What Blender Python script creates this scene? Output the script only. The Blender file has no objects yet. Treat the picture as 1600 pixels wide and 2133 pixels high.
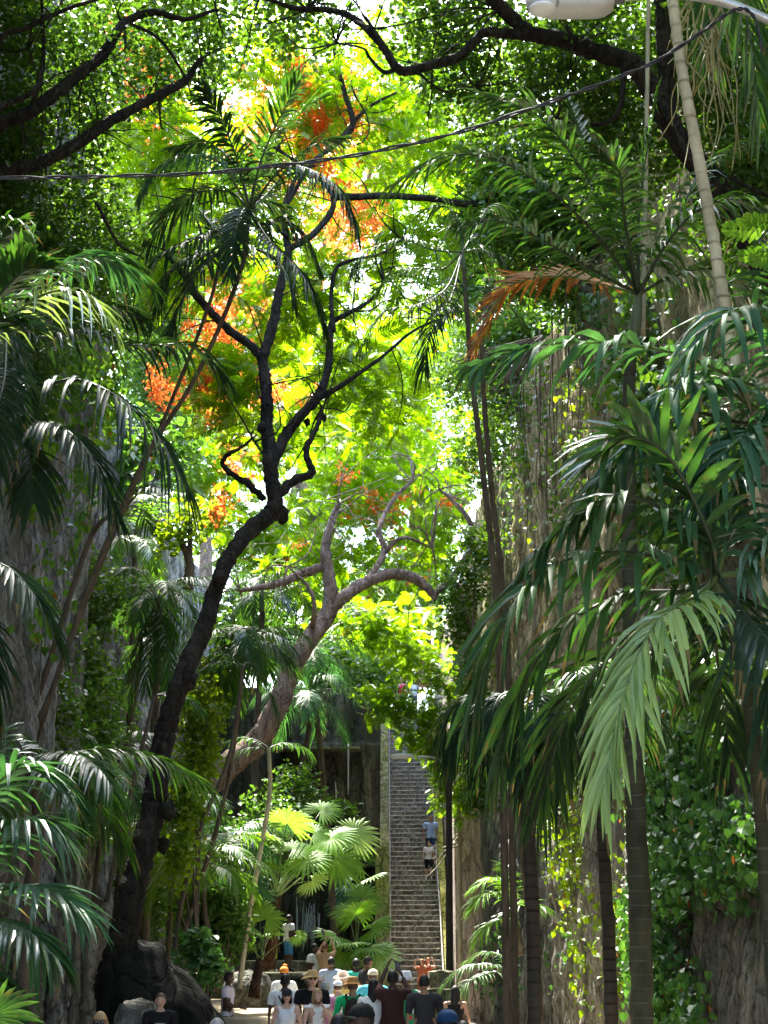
import bpy, math, random
import numpy as np
from mathutils import Vector, Matrix
R = math.radians
rng = np.random.default_rng(11)
random.seed(5)
SC = bpy.context.scene
COL = SC.collection

# ------------------------------------------------------------------ camera, sky, sun, exposure
F = 3500.0                       # focal length in pixels of the 1600 px wide photograph
TILT = R(14.95)
CAMZ = 2.0
cd = bpy.data.cameras.new('camera'); cam = bpy.data.objects.new('camera', cd); COL.objects.link(cam)
cam.location = (0, 0, CAMZ); cam.rotation_euler = (R(90) + TILT, 0, 0)
cd.sensor_fit = 'HORIZONTAL'; cd.sensor_width = 36; cd.lens = 36 * F / 1600
cd.clip_start = 0.1; cd.clip_end = 3000
SC.camera = cam
SUN_EL, SUN_AZ = R(59), R(-14)   # azimuth from +Y, positive towards +X
wd = bpy.data.worlds.new('World'); SC.world = wd; wd.use_nodes = True
wn = wd.node_tree; wn.nodes.clear()
sk = wn.nodes.new('ShaderNodeTexSky'); sk.sky_type = 'NISHITA'; sk.sun_disc = False
sk.sun_elevation = SUN_EL; sk.sun_rotation = SUN_AZ; sk.air_density = 1.0; sk.dust_density = 2.5; sk.ozone_density = 1.0
bg = wn.nodes.new('ShaderNodeBackground'); bg.inputs[1].default_value = 0.15
wo = wn.nodes.new('ShaderNodeOutputWorld')
wn.links.new(sk.outputs[0], bg.inputs[0]); wn.links.new(bg.outputs[0], wo.inputs[0])
sl = bpy.data.lights.new('sun', 'SUN'); sl.energy = 2.6; sl.angle = R(0.5); sl.color = (1, 0.95, 0.86)
so = bpy.data.objects.new('sun', sl); COL.objects.link(so)
sd = Vector((math.sin(SUN_AZ) * math.cos(SUN_EL), math.cos(SUN_AZ) * math.cos(SUN_EL), math.sin(SUN_EL)))
so.rotation_euler = sd.to_track_quat('Z', 'Y').to_euler(); so.location = (0, 40, 60)
SC.view_settings.view_transform = 'Standard'; SC.view_settings.look = 'None'
SC.view_settings.exposure = 3.55; SC.view_settings.gamma = 1.0
cy = SC.cycles
cy.max_bounces = 7; cy.diffuse_bounces = 4; cy.glossy_bounces = 2; cy.transmission_bounces = 5; cy.transparent_max_bounces = 6
cy.caustics_reflective = False; cy.caustics_refractive = False
cy.sample_clamp_indirect = 4.0
cy.use_denoising = True
try: cy.denoiser = 'OPENIMAGEDENOISE'; cy.denoising_prefilter = 'ACCURATE'
except Exception: pass

# ------------------------------------------------------------------ pixel helpers (design aid)
CT, ST = math.cos(TILT), math.sin(TILT)
def W(px, py, Y):
    a = (px - 800) / F; b = (1066.5 - py) / F
    d = np.array([a, CT - b * ST, ST + b * CT])
    return np.array([0, 0, CAMZ]) + d * (Y / d[1])
def proj(P):
    P = np.atleast_2d(P) - np.array([0, 0, CAMZ])
    f = P[:, 1] * CT + P[:, 2] * ST; u = -P[:, 1] * ST + P[:, 2] * CT
    f = np.maximum(f, .01)
    return 800 + F * P[:, 0] / f, 1066.5 - F * u / f
def M(px, Y): return px * Y / F

# ------------------------------------------------------------------ materials
def newmat(name):
    m = bpy.data.materials.new(name); m.use_nodes = True; nt = m.node_tree; nt.nodes.clear()
    out = nt.nodes.new('ShaderNodeOutputMaterial'); return m, nt, out
def ramp(nt, fac, stops, interp='LINEAR'):
    n = nt.nodes.new('ShaderNodeValToRGB'); n.color_ramp.interpolation = interp
    e = n.color_ramp.elements
    while len(e) < len(stops): e.new(0.5)
    for i, (p, c) in enumerate(stops):
        e[i].position = p; e[i].color = (c[0], c[1], c[2], 1)
    nt.links.new(fac, n.inputs[0]); return n.outputs[0]
def mixc(nt, fac, a, b, mode='MIX'):
    n = nt.nodes.new('ShaderNodeMixRGB'); n.blend_type = mode
    for i, v in ((0, fac), (1, a), (2, b)):
        if isinstance(v, (int, float)): n.inputs[i].default_value = v
        elif isinstance(v, tuple): n.inputs[i].default_value = (v[0], v[1], v[2], 1)
        else: nt.links.new(v, n.inputs[i])
    return n.outputs[0]
def noise(nt, scale, detail=4, rough=.6, mapping=None, dist=0):
    n = nt.nodes.new('ShaderNodeTexNoise'); n.inputs['Scale'].default_value = scale
    n.inputs['Detail'].default_value = detail; n.inputs['Roughness'].default_value = rough; n.inputs['Distortion'].default_value = dist
    if mapping is not None:
        tc = nt.nodes.new('ShaderNodeTexCoord'); mp = nt.nodes.new('ShaderNodeMapping')
        mp.inputs['Scale'].default_value = mapping
        nt.links.new(tc.outputs['Object'], mp.inputs[0]); nt.links.new(mp.outputs[0], n.inputs['Vector'])
    return n.outputs['Fac']
def leafmat(name, c1, c2, t1=None, trans=.45, rough=.38, spec=1.45, blot=None, gloss=.38):
    """c1..c2 reflectance range over single leaves; t1 transmitted tint"""
    m, nt, out = newmat(name)
    g = nt.nodes.new('ShaderNodeNewGeometry')
    col = ramp(nt, g.outputs['Random Per Island'], [(0, c1), (1, c2)])
    nz = noise(nt, 0.55, 3, .6, (1, 1, 1))
    col = mixc(nt, ramp(nt, nz, [(.3, (.55, .55, .55)), (.7, (0, 0, 0))]), col, (c1[0] * .8, c1[1] * .85, c1[2]))
    if blot: col = mixc(nt, ramp(nt, noise(nt, 14, 3, .6, (1, 1, 1)), [(.60, (0, 0, 0)), (.72, (1, 1, 1))]), col, blot)
    d = nt.nodes.new('ShaderNodeBsdfDiffuse'); nt.links.new(col, d.inputs[0])
    t = nt.nodes.new('ShaderNodeBsdfTranslucent')
    tc = mixc(nt, 1.0, col, t1 or (2.2, 2.0, .7), 'MULTIPLY'); nt.links.new(tc, t.inputs[0])
    mx = nt.nodes.new('ShaderNodeMixShader'); mx.inputs[0].default_value = trans
    nt.links.new(d.outputs[0], mx.inputs[1]); nt.links.new(t.outputs[0], mx.inputs[2])
    gl = nt.nodes.new('ShaderNodeBsdfGlossy'); gl.inputs['Roughness'].default_value = rough
    fr = nt.nodes.new('ShaderNodeFresnel'); fr.inputs[0].default_value = spec
    gk = nt.nodes.new('ShaderNodeMath'); gk.operation = 'MULTIPLY'; nt.links.new(fr.outputs[0], gk.inputs[0]); gk.inputs[1].default_value = gloss
    mx2 = nt.nodes.new('ShaderNodeMixShader'); nt.links.new(gk.outputs[0], mx2.inputs[0])
    nt.links.new(mx.outputs[0], mx2.inputs[1]); nt.links.new(gl.outputs[0], mx2.inputs[2])
    nt.links.new(mx2.outputs[0], out.inputs[0]); return m
def solid(name, col, rough=.8, var=.25, scale=6, bump=0, mapping=(1, 1, 1), metal=0, spec=.3):
    m, nt, out = newmat(name)
    p = nt.nodes.new('ShaderNodeBsdfPrincipled'); p.inputs['Roughness'].default_value = rough; p.inputs['Metallic'].default_value = metal
    p.inputs['Specular IOR Level'].default_value = spec
    nz = noise(nt, scale, 5, .6, mapping)
    c = ramp(nt, nz, [(.3, tuple(max(0, v * (1 - var)) for v in col)), (.7, tuple(min(1, v * (1 + var)) for v in col))])
    nt.links.new(c, p.inputs[0])
    if bump:
        b = nt.nodes.new('ShaderNodeBump'); b.inputs['Strength'].default_value = bump; b.inputs['Distance'].default_value = .03
        nt.links.new(nz, b.inputs['Height']); nt.links.new(b.outputs[0], p.inputs['Normal'])
    nt.links.new(p.outputs[0], out.inputs[0]); return m
def rockmat(name, dark, mid, light, stain, zs=.1, moss=None, mossamt=.55, sc=1.0, hi=None):
    m, nt, out = newmat(name)
    p = nt.nodes.new('ShaderNodeBsdfPrincipled'); p.inputs['Roughness'].default_value = .9; p.inputs['Specular IOR Level'].default_value = .15
    n1 = noise(nt, 1.1 * sc, 9, .68, (1, 1, zs), .4)
    n2 = noise(nt, 3.6 * sc, 8, .7, (1, 1, zs * .7), .3)
    n3 = noise(nt, .33 * sc, 4, .6, (1, 1, .5))
    n4 = noise(nt, 9 * sc, 6, .7, (1, 1, .6))
    c = ramp(nt, n1, [(.30, dark), (.46, mid), (.62, light), (.8, mid)])
    c = mixc(nt, ramp(nt, n2, [(.44, (1, 1, 1)), (.58, (0, 0, 0))]), c, mixc(nt, .6, c, dark))
    c = mixc(nt, ramp(nt, n3, [(.42, (0, 0, 0)), (.65, (.8, .8, .8))]), c, stain)
    c = mixc(nt, ramp(nt, n4, [(.36, (.8, .8, .8)), (.5, (0, 0, 0))]), c, dark)
    tcv = nt.nodes.new('ShaderNodeTexCoord'); mpv = nt.nodes.new('ShaderNodeMapping'); mpv.inputs['Scale'].default_value = (1, 1, .45); nt.links.new(tcv.outputs['Object'], mpv.inputs[0])
    nv = nt.nodes.new('ShaderNodeTexNoise'); nv.inputs['Scale'].default_value = 1.3 * sc; nv.inputs['Detail'].default_value = 5; nt.links.new(mpv.outputs[0], nv.inputs['Vector'])
    av = nt.nodes.new('ShaderNodeVectorMath'); av.operation = 'MULTIPLY_ADD'; nt.links.new(nv.outputs['Color'], av.inputs[0]); av.inputs[1].default_value = (.9, .9, .9); nt.links.new(mpv.outputs[0], av.inputs[2])
    vo = nt.nodes.new('ShaderNodeTexVoronoi'); vo.feature = 'DISTANCE_TO_EDGE'; vo.inputs['Scale'].default_value = .9 * sc; nt.links.new(av.outputs[0], vo.inputs['Vector'])
    crack = ramp(nt, vo.outputs['Distance'], [(0, (1, 1, 1)), (.035, (0, 0, 0))]); c = mixc(nt, mixc(nt, 1.0, crack, ramp(nt, n3, [(.4, (.25, .25, .25)), (.6, (1, 1, 1))]), 'MULTIPLY'), c, dark)
    if moss: c = mixc(nt, ramp(nt, noise(nt, 1.4 * sc, 7, .7, (1, 1, .35)), [(mossamt, (0, 0, 0)), (mossamt + .12, (.9, .9, .9))]), c, moss)
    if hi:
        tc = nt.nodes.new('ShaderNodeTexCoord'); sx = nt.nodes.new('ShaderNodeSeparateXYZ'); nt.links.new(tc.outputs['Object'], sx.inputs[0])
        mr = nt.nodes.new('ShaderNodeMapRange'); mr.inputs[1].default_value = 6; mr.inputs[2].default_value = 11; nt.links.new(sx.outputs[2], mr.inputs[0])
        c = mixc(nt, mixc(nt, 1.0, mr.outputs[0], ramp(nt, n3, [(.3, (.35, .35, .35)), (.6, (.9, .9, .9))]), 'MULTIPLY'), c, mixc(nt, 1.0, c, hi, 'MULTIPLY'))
    nt.links.new(c, p.inputs[0])
    b = nt.nodes.new('ShaderNodeBump'); b.inputs['Strength'].default_value = 1.0; b.inputs['Distance'].default_value = .2
    nt.links.new(mixc(nt, .35, mixc(nt, .5, n2, n4), ramp(nt, vo.outputs['Distance'], [(0, (0, 0, 0)), (.08, (1, 1, 1))])), b.inputs['Height']); nt.links.new(b.outputs[0], p.inputs['Normal'])
    nt.links.new(p.outputs[0], out.inputs[0]); return m

BARK_DARK = rockmat('bark_dark', (.010, .008, .007), (.036, .028, .022), (.075, .062, .05), (.048, .04, .03), .4, (.045, .05, .03), .64, 3.2)
LM = dict(
    near=leafmat('palm_leaf_broad', (.022, .062, .022), (.05, .115, .036), (1.8, 2.0, .5), .32, .36, 1.46, (.09, .08, .03), .26),
    pale=leafmat('palm_leaf_pale_lit', (.24, .35, .12), (.33, .45, .17), (1.6, 1.7, .6), .35, .32, 1.5),  # raised reflectance: skylight on the hanging frond is put into this colour
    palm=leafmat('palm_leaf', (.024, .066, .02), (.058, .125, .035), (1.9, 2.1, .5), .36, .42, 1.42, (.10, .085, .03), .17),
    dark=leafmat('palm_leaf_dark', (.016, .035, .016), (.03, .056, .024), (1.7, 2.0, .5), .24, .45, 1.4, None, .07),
    teal=leafmat('palm_leaf_teal', (.038, .098, .05), (.078, .165, .078), (1.5, 1.9, .6), .33, .46, 1.42, None, .12),
    fresh=leafmat('palm_leaf_fresh', (.06, .15, .02), (.13, .24, .04), (2.0, 2.0, .5), .45, .42, 1.42, None, .16),
    dead=leafmat('palm_leaf_dead', (.16, .06, .012), (.30, .12, .02), (1.8, 1.5, .8), .4, .6, 1.35),
    dry=leafmat('dry_leaf_tip', (.10, .075, .03), (.20, .15, .06), (1.3, 1.2, .8), .3, .6, 1.3, None, .1),
    fan=leafmat('fan_leaf', (.07, .16, .03), (.14, .26, .05), (2.2, 2.1, .6), .46, .42, 1.42, None, .2),
    flame=leafmat('flame_tree_leaf', (.065, .128, .006), (.14, .215, .009), (3.0, 3.0, .4), .64, .5, 1.3, None, .15),
    small=leafmat('small_leaf', (.03, .07, .016), (.075, .145, .028), (2.3, 2.3, .5), .45, .42, 1.4, None, .2),
    mid=leafmat('mid_leaf', (.035, .085, .018), (.085, .16, .03), (2.1, 2.0, .5), .42, .5, 1.4, None, .1),
    shrub=leafmat('shrub_leaf', (.04, .10, .022), (.10, .18, .04), (2.0, 2.0, .6), .42, .5, 1.4, None, .1),
    ivy=leafmat('ivy_leaf', (.035, .10, .03), (.08, .18, .05), (1.9, 1.9, .6), .36, .5, 1.4, None, .1),
    vine=leafmat('vine_leaf', (.08, .16, .01), (.16, .25, .02), (2.2, 1.9, .4), .5, .5, 1.4, None, .1),
    bloom=leafmat('blossom', (.92, .12, .03), (1.0, .34, .10), (1.0, 1.3, .9), .8, .6, 1.2, None, .1),
)
BARK_RED = rockmat('bark_reddish', (.13, .09, .07), (.33, .235, .18), (.48, .38, .31), (.26, .19, .15), .6, (.24, .25, .17), .66, 2.4)
BARK_GREY = solid('bark_grey', (.16, .15, .12), .85, .35, 8, .4, (1, 1, .4))
BARK_PALE = solid('bark_pale', (.34, .30, .19), .7, .3, 9, .3, (1, 1, .4))
BARK_BROWN = solid('bark_brown', (.085, .065, .045), .9, .5, 8, .6, (1, 1, .3))
def ringmat(name, col, ringc, scale, lo=.80):
    m, nt, out = newmat(name); p = nt.nodes.new('ShaderNodeBsdfPrincipled'); p.inputs['Roughness'].default_value = .8; p.inputs['Specular IOR Level'].default_value = .2
    n = noise(nt, 6, 6, .65, (1, 1, .5)); c = ramp(nt, n, [(.3, tuple(v * .6 for v in col)), (.7, tuple(v * 1.4 for v in col))])
    wv = nt.nodes.new('ShaderNodeTexWave'); wv.bands_direction = 'Z'; wv.inputs['Scale'].default_value = scale; wv.inputs['Distortion'].default_value = 2.6; wv.inputs['Detail'].default_value = 2; wv.inputs['Detail Scale'].default_value = .4
    tc = nt.nodes.new('ShaderNodeTexCoord'); nt.links.new(tc.outputs['Object'], wv.inputs[0])
    f = mixc(nt, 1.0, ramp(nt, wv.outputs['Fac'], [(lo, (0, 0, 0)), (lo + .12, (1, 1, 1))]), ramp(nt, noise(nt, 5, 3, .6, (1, 1, .8)), [(.38, (.1, .1, .1)), (.62, (1, 1, 1))]), 'MULTIPLY'); c = mixc(nt, f, c, ringc)
    b = nt.nodes.new('ShaderNodeBump'); b.inputs['Strength'].default_value = .5; b.inputs['Distance'].default_value = .02; nt.links.new(mixc(nt, .5, n, f), b.inputs['Height']); nt.links.new(b.outputs[0], p.inputs['Normal'])
    nt.links.new(c, p.inputs[0]); nt.links.new(p.outputs[0], out.inputs[0]); return m
RING_G = ringmat('ringed_trunk_green', (.045, .047, .028), (.085, .085, .06), 2.6, .93)
RING_D = ringmat('ringed_trunk_dark', (.035, .03, .022), (.012, .01, .008), 3.2, .8)
RING_P = ringmat('ringed_trunk_pale', (.46, .41, .27), (.22, .19, .12), 2.6, .88)
SHAFT = solid('crownshaft', (.10, .13, .07), .5, .3, 6)
STALK = solid('leaf_stalk', (.10, .15, .04), .5, .3, 8)
STALK_D = solid('leaf_stalk_dark', (.035, .05, .025), .5, .3, 8)
ROCK_L = rockmat('limestone_grey', (.035, .033, .03), (.25, .24, .225), (.46, .45, .43), (.12, .11, .085), .13, (.06, .08, .025), .58, 1.5)
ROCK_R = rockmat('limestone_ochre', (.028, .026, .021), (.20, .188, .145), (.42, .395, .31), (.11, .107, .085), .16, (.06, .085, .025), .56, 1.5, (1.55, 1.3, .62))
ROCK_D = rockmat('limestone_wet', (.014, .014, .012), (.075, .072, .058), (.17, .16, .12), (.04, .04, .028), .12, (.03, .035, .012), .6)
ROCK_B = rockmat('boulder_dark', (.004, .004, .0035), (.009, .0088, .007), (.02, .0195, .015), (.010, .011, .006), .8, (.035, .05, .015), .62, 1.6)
ROCK_P = rockmat('boulder_pale', (.06, .06, .05), (.2, .2, .17), (.32, .31, .27), (.14, .14, .11), .8, (.09, .11, .05), .6, 2)
STEP = rockmat('step_stone', (.11, .10, .088), (.47, .435, .375), (.62, .58, .51), (.31, .285, .24), .5, None, .6, 3)
NOSE = solid('step_edge', (.56, .52, .46), .85, .5, 4)  # worn edge stone, paled to carry the light caught on each tread
RAIL = solid('rail_paint', (.30, .29, .27), .6, .3, 6)
PARA = rockmat('mossy_parapet', (.11, .11, .055), (.40, .39, .23), (.54, .53, .34), (.32, .33, .10), .7, (.15, .19, .035), .5, 2)
PARA_Y = rockmat('yellow_parapet', (.14, .14, .03), (.5, .48, .15), (.62, .58, .25), (.30, .32, .05), .3, (.22, .25, .03), .5, 2)
FLANK = rockmat('flank_wall', (.18, .13, .10), (.58, .50, .43), (.74, .67, .59), (.46, .35, .26), .15, None, .6, 2)  # front gets no direct sun; its sunlight is put into the pale colour
GROUND = solid('earth', (.27, .215, .14), .95, .35, 2.2, .5)
PAVE = solid('paving', (.36, .33, .28), .9, .25, 1.6, .3)
LEDGE = rockmat('ledge_stone', (.05, .05, .035), (.22, .21, .13), (.36, .34, .23), (.17, .17, .09), .6, (.12, .14, .05), .58, 2)
STEEL = solid('galvanised', (.34, .34, .33), .4, .15, 10, 0, (1, 1, 1), .6)
POLE = solid('pole_dark', (.025, .02, .017), .9, .4, 7, .4, (1, 1, .2))
CABLE = solid('cable_black', (.03, .03, .03), .75, .4, 30)
LAMPGREY = solid('lamp_shell', (.50, .50, .49), .45, .12, 5)
LAMPDARK = solid('lamp_dark', (.10, .10, .10), .5, .2, 5)

# ------------------------------------------------------------------ mesh tools
class MB:
    def __init__(s): s.v = []; s.q = []; s.n = 0
    def add(s, V, Fs, mi=0):
        V = np.asarray(V, float).reshape(-1, 3)
        if isinstance(Fs, np.ndarray): Fs = [Fs]
        elif len(Fs) and not isinstance(Fs[0], np.ndarray):
            d = {}
            for f in Fs: d.setdefault(len(f), []).append(f)
            Fs = [np.array(x, int) for x in d.values()]
        for f in Fs: s.q.append((f + s.n, mi))
        s.v.append(V); s.n += len(V); return s
    def arrays(s): return np.concatenate(s.v), s.q
    def mesh(s, name, mats, smooth=True):
        V = np.concatenate(s.v); me = bpy.data.meshes.new(name)
        nl = sum(f.size for f, _ in s.q); npoly = sum(len(f) for f, _ in s.q)
        me.vertices.add(len(V)); me.loops.add(nl); me.polygons.add(npoly)
        me.vertices.foreach_set('co', V.ravel())
        me.loops.foreach_set('vertex_index', np.concatenate([f.ravel() for f, _ in s.q]).astype(np.int32))
        tot = np.concatenate([np.full(len(f), f.shape[1]) for f, _ in s.q])
        me.polygons.foreach_set('loop_start', (np.cumsum(tot) - tot).astype(np.int32))
        me.polygons.foreach_set('material_index', np.concatenate([np.full(len(f), mi) for f, mi in s.q]).astype(np.int32))
        me.polygons.foreach_set('use_smooth', np.full(npoly, smooth))
        for m in mats: me.materials.append(m)
        me.update(calc_edges=True); me.validate(); return me
    def build(s, name, mats, parent=None, smooth=True):
        if not isinstance(mats, (list, tuple)): mats = [mats]
        o = bpy.data.objects.new(name, s.mesh(name, mats, smooth)); COL.objects.link(o)
        if parent is not None:
            o.parent = parent; o.matrix_parent_inverse = Matrix.Translation(-Vector(parent.location)) if not parent.rotation_euler.z else parent.matrix_basis.inverted()
        return o
def tag(o, label=None, cat=None, group=None, kind=None):
    if label: o['label'] = label
    if cat: o['category'] = cat
    if group: o['group'] = group
    if kind: o['kind'] = kind
    return o
def thing(name, label, cat, loc=(0, 0, 0), group=None):
    o = bpy.data.objects.new(name, None); COL.objects.link(o); o.location = Vector([float(x) for x in loc]); o.empty_display_size = .2
    return tag(o, label, cat, group)
def spline(pts, n):
    P = np.array(pts, float)
    if len(P) == 2: t = np.linspace(0, 1, n)[:, None]; return P[0] * (1 - t) + P[1] * t
    P = np.vstack([2 * P[0] - P[1], P, 2 * P[-1] - P[-2]])
    out = []; m = len(P) - 3
    for x in np.linspace(0, m - 1e-6, n):
        i = int(x); t = x - i; a, b, c, d = P[i:i + 4]
        out.append(.5 * (2 * b + (c - a) * t + (2 * a - 5 * b + 4 * c - d) * t * t + (3 * b - a - 3 * c + d) * t ** 3))
    return np.array(out)
def nrm(v): return v / np.maximum(np.linalg.norm(v, axis=-1, keepdims=True), 1e-9)
def tube(pts, rad, n=12, seg=8, lump=0, wob=0, cap=True):
    P = spline(pts, n); r = np.interp(np.linspace(0, 1, n), np.linspace(0, 1, len(rad)), rad) if np.ndim(rad) else np.full(n, rad)
    if wob: 
        w = rng.normal(0, 1, (n, 3)) * wob; w[0] = w[-1] = 0; P = P + w * r[:, None]
    T = nrm(np.gradient(P, axis=0)); ref = np.array([0, 1., 0.]) if abs(T[0][1]) < .8 else np.array([1., 0, 0])
    A = []; a = nrm(np.cross(T[0], ref))
    for t in T:
        a = nrm(a - t * np.dot(a, t)); A.append(a)
    A = np.array(A); B = np.cross(T, A)
    th = np.linspace(0, 2 * math.pi, seg, endpoint=False)
    rr = r[:, None] * np.ones(seg)
    if lump: rr = rr * (1 + rng.normal(0, lump, (n, seg)) + rng.normal(0, lump * .8, (n, 1)))
    V = P[:, None] + (A[:, None] * np.cos(th)[None, :, None] + B[:, None] * np.sin(th)[None, :, None]) * rr[..., None]
    i = np.arange(n - 1)[:, None] * seg; j = np.arange(seg)[None]; k = (j + 1) % seg
    Q = np.stack([i + j, i + k, i + seg + k, i + seg + j], -1).reshape(-1, 4)
    fs = [Q]
    if cap: fs += [np.arange(seg)[::-1][None].copy(), (np.arange(seg) + (n - 1) * seg)[None]]
    return V.reshape(-1, 3), fs
def box(x0, x1, y0, y1, z0, z1):
    V = np.array([[x, y, z] for z in (z0, z1) for y in (y0, y1) for x in (x0, x1)])
    return V, np.array([[0, 2, 3, 1], [4, 5, 7, 6], [0, 1, 5, 4], [2, 6, 7, 3], [0, 4, 6, 2], [1, 3, 7, 5]])
def lathe(prof, seg=20, cx=0, cy=0):
    n = len(prof); th = np.linspace(0, 2 * math.pi, seg, endpoint=False)
    V = np.array([[cx + r * math.cos(t), cy + r * math.sin(t), z] for r, z in prof for t in th])
    i = np.arange(n - 1)[:, None] * seg; j = np.arange(seg)[None]; k = (j + 1) % seg
    return V, np.stack([i + j, i + k, i + seg + k, i + seg + j], -1).reshape(-1, 4)
def ellipsoid(c, r, nu=16, nv=10):
    pr = [(max(math.sin(math.pi * k / nv), .001), -math.cos(math.pi * k / nv)) for k in range(nv + 1)]
    V, Q = lathe(pr, nu); return V * np.array(r) + np.array(c), Q
# value noise
_L = np.random.default_rng(3).random((256, 256))
def vnoise(x, y):
    x = np.asarray(x, float); y = np.asarray(y, float); xi = np.floor(x).astype(int); yi = np.floor(y).astype(int)
    fx = x - xi; fy = y - yi; fx = fx * fx * (3 - 2 * fx); fy = fy * fy * (3 - 2 * fy)
    g = lambda a, b: _L[a % 256, b % 256]
    return (g(xi, yi) * (1 - fx) + g(xi + 1, yi) * fx) * (1 - fy) + (g(xi, yi + 1) * (1 - fx) + g(xi + 1, yi + 1) * fx) * fy
def fbm(x, y, o=4):
    s = 0; a = .5
    for k in range(o): s = s + a * (vnoise(x * 2 ** k + 17 * k, y * 2 ** k + 5 * k) - .5); a *= .55
    return s
def grid_faces(nu, nv):
    i = np.arange(nu - 1)[:, None] * nv; j = np.arange(nv - 1)[None]
    return np.stack([i + j, i + nv + j, i + nv + j + 1, i + j + 1], -1).reshape(-1, 4)
def rotmats(yaw, pitch, roll):
    c, s = np.cos(yaw), np.sin(yaw); cp, sp = np.cos(pitch), np.sin(pitch); cr, sr = np.cos(roll), np.sin(roll)
    z = np.zeros_like(c); o = np.ones_like(c)
    Rz = np.stack([np.stack([c, -s, z], -1), np.stack([s, c, z], -1), np.stack([z, z, o], -1)], -2)
    Ry = np.stack([np.stack([cp, z, -sp], -1), np.stack([z, o, z], -1), np.stack([sp, z, cp], -1)], -2)
    Rx = np.stack([np.stack([o, z, z], -1), np.stack([z, cr, -sr], -1), np.stack([z, sr, cr], -1)], -2)
    return Rz @ Ry @ Rx
def scatter(mb, tpl, P, Rm, S, mi=0):
    TV, TF = tpl; n = len(P)
    V = np.einsum('nij,kj->nki', Rm, TV) * np.asarray(S)[:, None, None] + P[:, None]
    Fq = (TF[None] + (np.arange(n) * len(TV))[:, None, None]).reshape(-1, TF.shape[1])
    mb.add(V.reshape(-1, 3), Fq, mi)
def leaf_tpl(w=.42, fold=.12, bend=.15, heart=False):
    if heart: xs = [(0, 0, 0), (.08, w, fold), (.5, w * .95, fold * .8), (1, 0, -bend), (.5, -w * .95, fold * .8), (.08, -w, fold)]
    else: xs = [(0, 0, 0), (.3, w * .9, fold), (.66, w * .75, fold * .5 - bend * .3), (1, 0, -bend), (.66, -w * .75, fold * .5 - bend * .3), (.3, -w * .9, fold)]
    return np.array(xs), np.array([[0, 1, 2, 3], [0, 3, 4, 5]])
LEAF = leaf_tpl(); LEAF_N = leaf_tpl(.22, .06, .2); LEAF_H = leaf_tpl(.42, .1, .18, True)
def spray_tpl(pairs=11, w=.055, droop=.25, seed=0):
    r = np.random.default_rng(seed); V = []; Q = []
    for i in range(pairs):
        s = .12 + .84 * i / (pairs - 1); L = .34 * math.sin(math.pi * (.2 + .72 * s)) ** .7
        a = R(68 - 28 * s)
        for sg in (-1, 1):
            aa = a + r.normal(0, .06); LL = L * r.uniform(.85, 1.1); dz = r.uniform(-.04, .03)
            b = np.array([s, 0, -droop * s * s]); d = np.array([math.cos(aa), sg * math.sin(aa), dz - .12]); wv = np.array([math.sin(aa), -sg * math.cos(aa), .15 * sg]) * w * .5
            k = len(V); m = b + d * LL * .55 + np.array([0, 0, .012]); t = b + d * LL + np.array([0, 0, -.03])
            V += [b - wv * .6, b + wv * .6, m + wv * 1.15, m - wv * 1.15, t + wv * .5, t - wv * .5]
            Q += [[k, k + 1, k + 2, k + 3], [k + 3, k + 2, k + 4, k + 5]]
    return np.array(V), np.array(Q)
SPRAY = [spray_tpl(11, .062, .22, i) for i in range(5)]
SPRAY_L = [spray_tpl(8, .10, .25, 10 + i) for i in range(4)]
def bloom_tpl(seed=0):
    r = np.random.default_rng(seed); V = []; Q = []
    for i in range(14):
        c = r.normal(0, .30, 3) * np.array([1, 1, .7]); d = nrm(r.normal(0, 1, 3)); e = nrm(np.cross(d, r.normal(0, 1, 3))); k = len(V)
        V += [c, c + d * .16 + e * .11, c + d * .34, c + d * .16 - e * .11]; Q.append([k, k + 1, k + 2, k + 3])
    return np.array(V), np.array(Q)
BLOOM = [bloom_tpl(i) for i in range(4)]
def blob_points(blobs, n, gap=.0, seed=0, flat=1.0):
    """blobs (px,py,Y,rx_px,ry_px,depth_m): points in ellipsoids, thinned by a clump noise"""
    r = np.random.default_rng(seed); wts = np.array([b[3] * b[4] * (b[2] / 40.) ** 1.0 * (b[6] if len(b) > 6 else 1) for b in blobs]); wts = wts / wts.sum(); out = []
    for b, w in zip(blobs, wts):
        k = max(3, int(n * w)); u = nrm(r.normal(0, 1, (k * 3, 3))) * (r.random((k * 3, 1)) ** .42)
        c = W(b[0], b[1], b[2]); P = c + u * np.array([M(b[3], b[2]), b[5], M(b[4], b[2])])
        if gap:
            sc_ = 34. / b[2]
            v = vnoise(P[:, 0] * sc_ + P[:, 1] * .5 * sc_ + 31, P[:, 2] * 1.5 * sc_ + P[:, 1] * .4 * sc_ + 9) + .25 * r.random(len(P)); P = P[v > gap]
        out.append(P[:k])
    return np.concatenate(out)
def add_sprays(mb, P, L, tpls=SPRAY, up=-.6, sd=.5, seed=0, mi=0, yawbias=None):
    r = np.random.default_rng(seed); ids = r.integers(0, len(tpls), len(P))
    for i, t in enumerate(tpls):
        p = P[ids == i]; n = len(p)
        if not n: continue
        scatter(mb, t, p, rotmats(r.uniform(0, 2 * math.pi, n), r.normal(up * .3, sd, n), r.normal(0, sd * 1.2, n)), L * r.uniform(.65, 1.25, n), mi)
def add_leaves(mb, P, L, tpl=LEAF, tiltsd=.6, seed=0, mi=0, hang=0.):
    r = np.random.default_rng(seed); n = len(P)
    scatter(mb, tpl, P, rotmats(r.uniform(0, 2 * math.pi, n), r.normal(-hang, tiltsd, n), r.normal(0, .7, n)), L * r.uniform(.55, 1.3, n), mi)
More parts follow.
